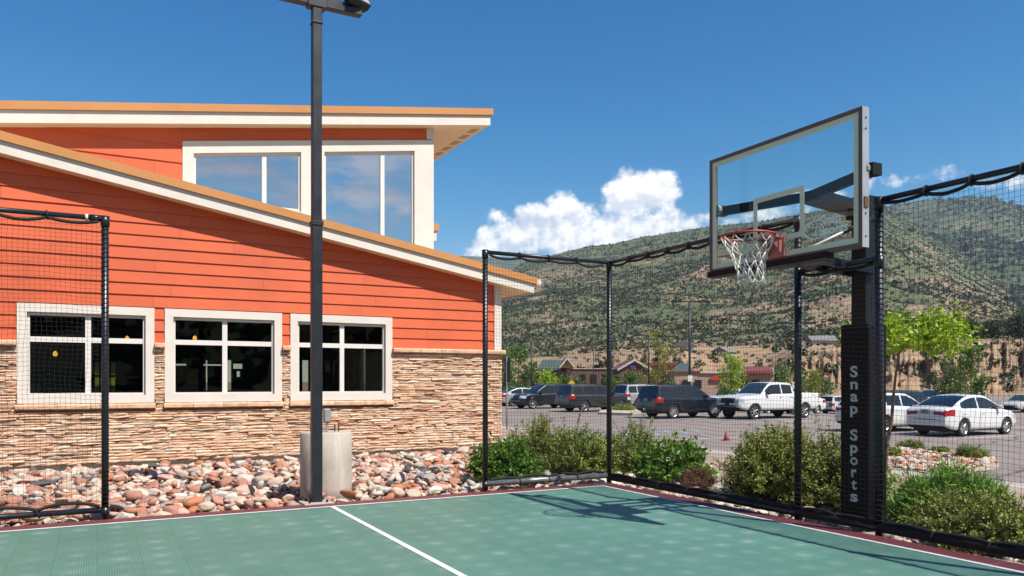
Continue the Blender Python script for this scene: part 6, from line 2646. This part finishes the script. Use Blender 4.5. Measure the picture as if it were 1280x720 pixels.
def scatter(H, n, seed, rmin, rmax, rowlo, rowhi, dens, name, K=14, mat_='scrub', tall=.8, card=.62, near=0.0):
    """far scrub: every shrub is a loose clump of small leaf sprays"""
    rs = np.random.default_rng(seed)
    nr, nc = H.Z.shape
    c = rs.uniform(0, nc - 1.01, n)
    r = rs.uniform(rowlo * (nr - 1), rowhi * (nr - 1.01), n)
    P = H.sample(c, r)
    px = np.interp(c, np.arange(nc), H.px)
    keep = rs.random(n) < dens(P, r / (nr - 1), px)
    P = P[keep]
    k = len(P)
    sz = rs.uniform(rmin, rmax, k) * rs.lognormal(0, .3, k) * (1 - near + near * (r / (nr - 1))[keep])
    sx = rs.uniform(.8, 1.35, (k, 1))
    tz = tall * rs.uniform(.75, 1.3, (k, 1))
    O = rs.normal(size=(k, K, 3))
    O /= np.linalg.norm(O, axis=2)[:, :, None]
    O *= rs.uniform(.35, 1.0, (k, K, 1)) ** .5
    ctr = P[:, None, :] + O * sz[:, None, None] * np.stack([sx, 1 / sx, tz], 2) + np.stack([0 * sz, 0 * sz, sz * tz[:, 0] * .8], 1)[:, None, :]
    A = O + rs.normal(size=(k, K, 3)) * .7
    T1 = np.cross(A, rs.normal(size=(k, K, 3)))
    T1 /= np.linalg.norm(T1, axis=2)[:, :, None] + 1e-9
    T2 = np.cross(A, T1)
    T2 /= np.linalg.norm(T2, axis=2)[:, :, None] + 1e-9
    s_ = (sz[:, None] * rs.uniform(.6, 1.2, (k, K)) * card)[:, :, None]
    V = np.stack([ctr + T1 * s_, ctr + T2 * s_ * .8, ctr - T1 * s_, ctr - T2 * s_ * .8], 2).reshape(-1, 3)
    F_ = np.arange(k * K * 4).reshape(-1, 4)
    return tag(np_mesh(name, V, F_, M[mat_]), kind='stuff'), k


def densA(P, t, px):
    f = fbm(P[:, 0] / 70 + 9, P[:, 1] / 70 + 9, 200, 4)
    g = fbm(P[:, 0] / 18 + 3, P[:, 1] / 18 + 3, 210, 3)
    d = np.clip((.55 * f + .45 * g - .30) * 6.0, .12, 1)
    d = np.where((t > .78) & (px < 900), np.minimum(d * .8, .6), d)
    rock = np.exp(-((px - 690) / 45) ** 2 - ((t - .82) / .14) ** 2)
    low = np.exp(-((px - 700) / 110) ** 2 - ((t - .18) / .17) ** 2) * .62 + np.exp(-((px - 1010) / 130) ** 2 - ((t - .14) / .16) ** 2) * .35
    spur = np.clip((px - 1120) / 60, 0, 1) * np.exp(-((t - .62) / .3) ** 2) * .45
    return d * (1 - .85 * rock) * (1 - low) * (1 - .35 * spur)


scatter(HA, 85000, 1, .72, 1.55, .02, 1.0, densA, 'hillside_scrub', 13, near=.58)
scatter(HB, 14000, 2, 2.2, 4.6, .0, 1.0, lambda P, t, px: np.clip((fbm(P[:, 0] / 160, P[:, 1] / 160, 220, 4) - .26) * 4, .2, 1), 'mountain_scrub', 14)
scatter(H0, 3800, 3, .3, .85, .08, 1.0, lambda P, t, px: np.where(t > .86, np.where(px > 900, .8, .35), .24), 'cliff_scrub', 24, card=.45)
def tree_belt(P, t, px):
    return np.clip((fbm(P[:, 0] / 30, P[:, 1] / 30, 230, 3) - .30) * 3.5, .05, 1) * (.03 + .97 * np.clip((px - 960) / 80, 0, 1))
scatter(H0, 1500, 4, 1.0, 1.9, float(np.interp(222, cliff_D, np.arange(len(cliff_D)))) / (len(cliff_D) - 1), 1.0, tree_belt, 'bench_woods', 60, tall=1.15, card=.34)


# wooded slope on the other side of the valley, behind the camera: it shows only in the window panes
def back_slope():
    nx, ny = 90, 30
    X, Y = np.meshgrid(np.linspace(-1500, 1500, nx), -np.linspace(120, 1100, ny))
    t_ = (-Y - 120) / 980
    Z = -2 + 118 * t_ ** .8 + (fbm(X / 120 + 40, Y / 120 + 60, 400, 5) - .5) * 40 * np.clip(t_ * 6, 0, 1)
    i, j = np.meshgrid(np.arange(ny - 1), np.arange(nx - 1), indexing='ij')
    b = (i * nx + j).ravel()
    tag(np_mesh('back_hill', np.stack([X, Y, Z], 2).reshape(-1, 3), np.stack([b, b + nx, b + nx + 1, b + 1], 1), M['hillB'], smooth=True), kind='structure')
    class G:
        pass
    g_ = G()
    g_.Z, g_.X, g_.Yw, g_.px, g_.Ds = Z, X, Y, np.linspace(0, 1, nx), np.linspace(0, 1, ny)
    g_.sample = lambda c, r: Hill.sample(g_, c, r)
    scatter(g_, 6000, 31, 2.5, 5.0, 0, 1, lambda P, t, px: np.clip((fbm(P[:, 0] / 90, P[:, 1] / 90, 410, 4) - .25) * 4, .2, 1), 'back_woods', 16, tall=1.1)


back_slope()


# dark conifers and a few houses above the cliff
def hill_point(px, D):
    c = np.interp(px, H0.px, np.arange(len(H0.px)))
    r = np.interp(D, H0.Ds, np.arange(len(H0.Ds)))
    return Vector(H0.sample(np.array([c]), np.array([r]))[0])


for i, (px, ytop, D, w, lab) in enumerate(((1212, 396, 215, 20, 'dark conifer above the cliff over the slim green tree'), (1202, 402, 230, 14, 'shorter dark conifer left of the tall one above the cliff'),
                                           (1275, 392, 205, 28, 'broad dark tree above the cliff at the right edge'), (1240, 408, 225, 22, 'dark tree between the conifers and the right edge'),
                                           (1173, 408, 220, 20, 'grey green tree above the cliff right of the lime green crown'))):
    p = hill_point(px, D)
    h = atD(px, ytop, D).z - p.z
    tree(p, h, w / 2 / FPX * D, h * .05, 300 + i, lab, 'conifer', .0034 * D, 1600, h * .02, 34, name='dark_tree', shape=.8 if i < 2 else 1, group='dark trees above the cliff')
M['housewall'] = mat('pale_house_wall', (0.55, 0.50, 0.45), .8, var=.08)
M['houseroof'] = mat('grey_house_roof', (0.22, 0.20, 0.19), .8, var=.1)
for i, (px, D, w, lab) in enumerate(((1026, 225, 7, 'low white house above the cliff left of the padded pole'), (1192, 235, 7, 'small pale house in the trees right of the lime green crown'),
                                     (1262, 300, 6, 'small white house higher up the slope near the right edge'), (905, 240, 7, 'pale house roof on the slope above the tan shop'),
                                     (858, 225, 6, 'little house beside the tall parking light'))):
    p = hill_point(px, min(D, 325)) - Vector((0, 0, 1.4))
    e = empty('hill_house', p, -HEAD + .3 * i, lab, 'house', 'houses on the slope')
    MB().box((-w / 2, -2.5, -3), (w / 2, 2.5, 2.6)).build('wall', M['housewall'], e, org=(0, 0, 0))
    MB().add([(-w / 2 - .4, -3, 2.61), (w / 2 + .4, -3, 2.61), (w / 2 + .4, 3, 2.61), (-w / 2 - .4, 3, 2.61), (-w / 2 - .4, 0, 4.2), (w / 2 + .4, 0, 4.2)],
             [(0, 1, 5, 4), (2, 3, 4, 5), (0, 4, 3), (1, 2, 5), (0, 3, 2, 1)]).build('roof', M['houseroof'], e, org=(0, 0, 0))
    for x in (-w / 4, w / 4):
        MB().box((x - .5, -2.52, .6), (x + .5, -2.505, 1.7)).build('window', M['shopglass'], e, org=(0, 0, 0))


# ------------------------------------------------------------------ mountain air
hz = bpy.data.materials.new('haze')
hz.use_nodes = True
t = NT(hz.node_tree)
t.n.clear()
ho = t.new('ShaderNodeOutputMaterial')
hv = t.new('ShaderNodeVolumePrincipled', ins={'Density': 0.00008, 'Color': (0.62, 0.78, 1.0, 1), 'Anisotropy': 0.1})
t.l.new(hv.outputs[0], ho.inputs['Volume'])
tag(MB().box((-9000, -9000, -3), (9000, 9000, 640)).build('haze', hz), kind='stuff')

# one albedo calibration for every painted or natural surface, so that sun, sky and exposure sit together
KEEP = {'lit_lamp_globe', 'haze'} | {m.name for m in bpy.data.materials if m.name.endswith(('_leaf', '_needle'))}
for m in bpy.data.materials:
    if not m.use_nodes or m.name in KEEP:
        continue
    t = NT(m.node_tree)
    for n in list(t.n):
        if n.type in ('BSDF_PRINCIPLED', 'BSDF_TRANSLUCENT', 'BSDF_DIFFUSE'):
            i = n.inputs['Base Color'] if n.type == 'BSDF_PRINCIPLED' else n.inputs['Color']
            if i.is_linked:
                src = i.links[0].from_socket
                h = t.new('ShaderNodeVectorMath', operation='SCALE', ins={0: src, 'Scale': ALBEDO})
                t.l.new(h.outputs[0], i)
            else:
                i.default_value = tuple(c * ALBEDO for c in i.default_value[:3]) + (1,)
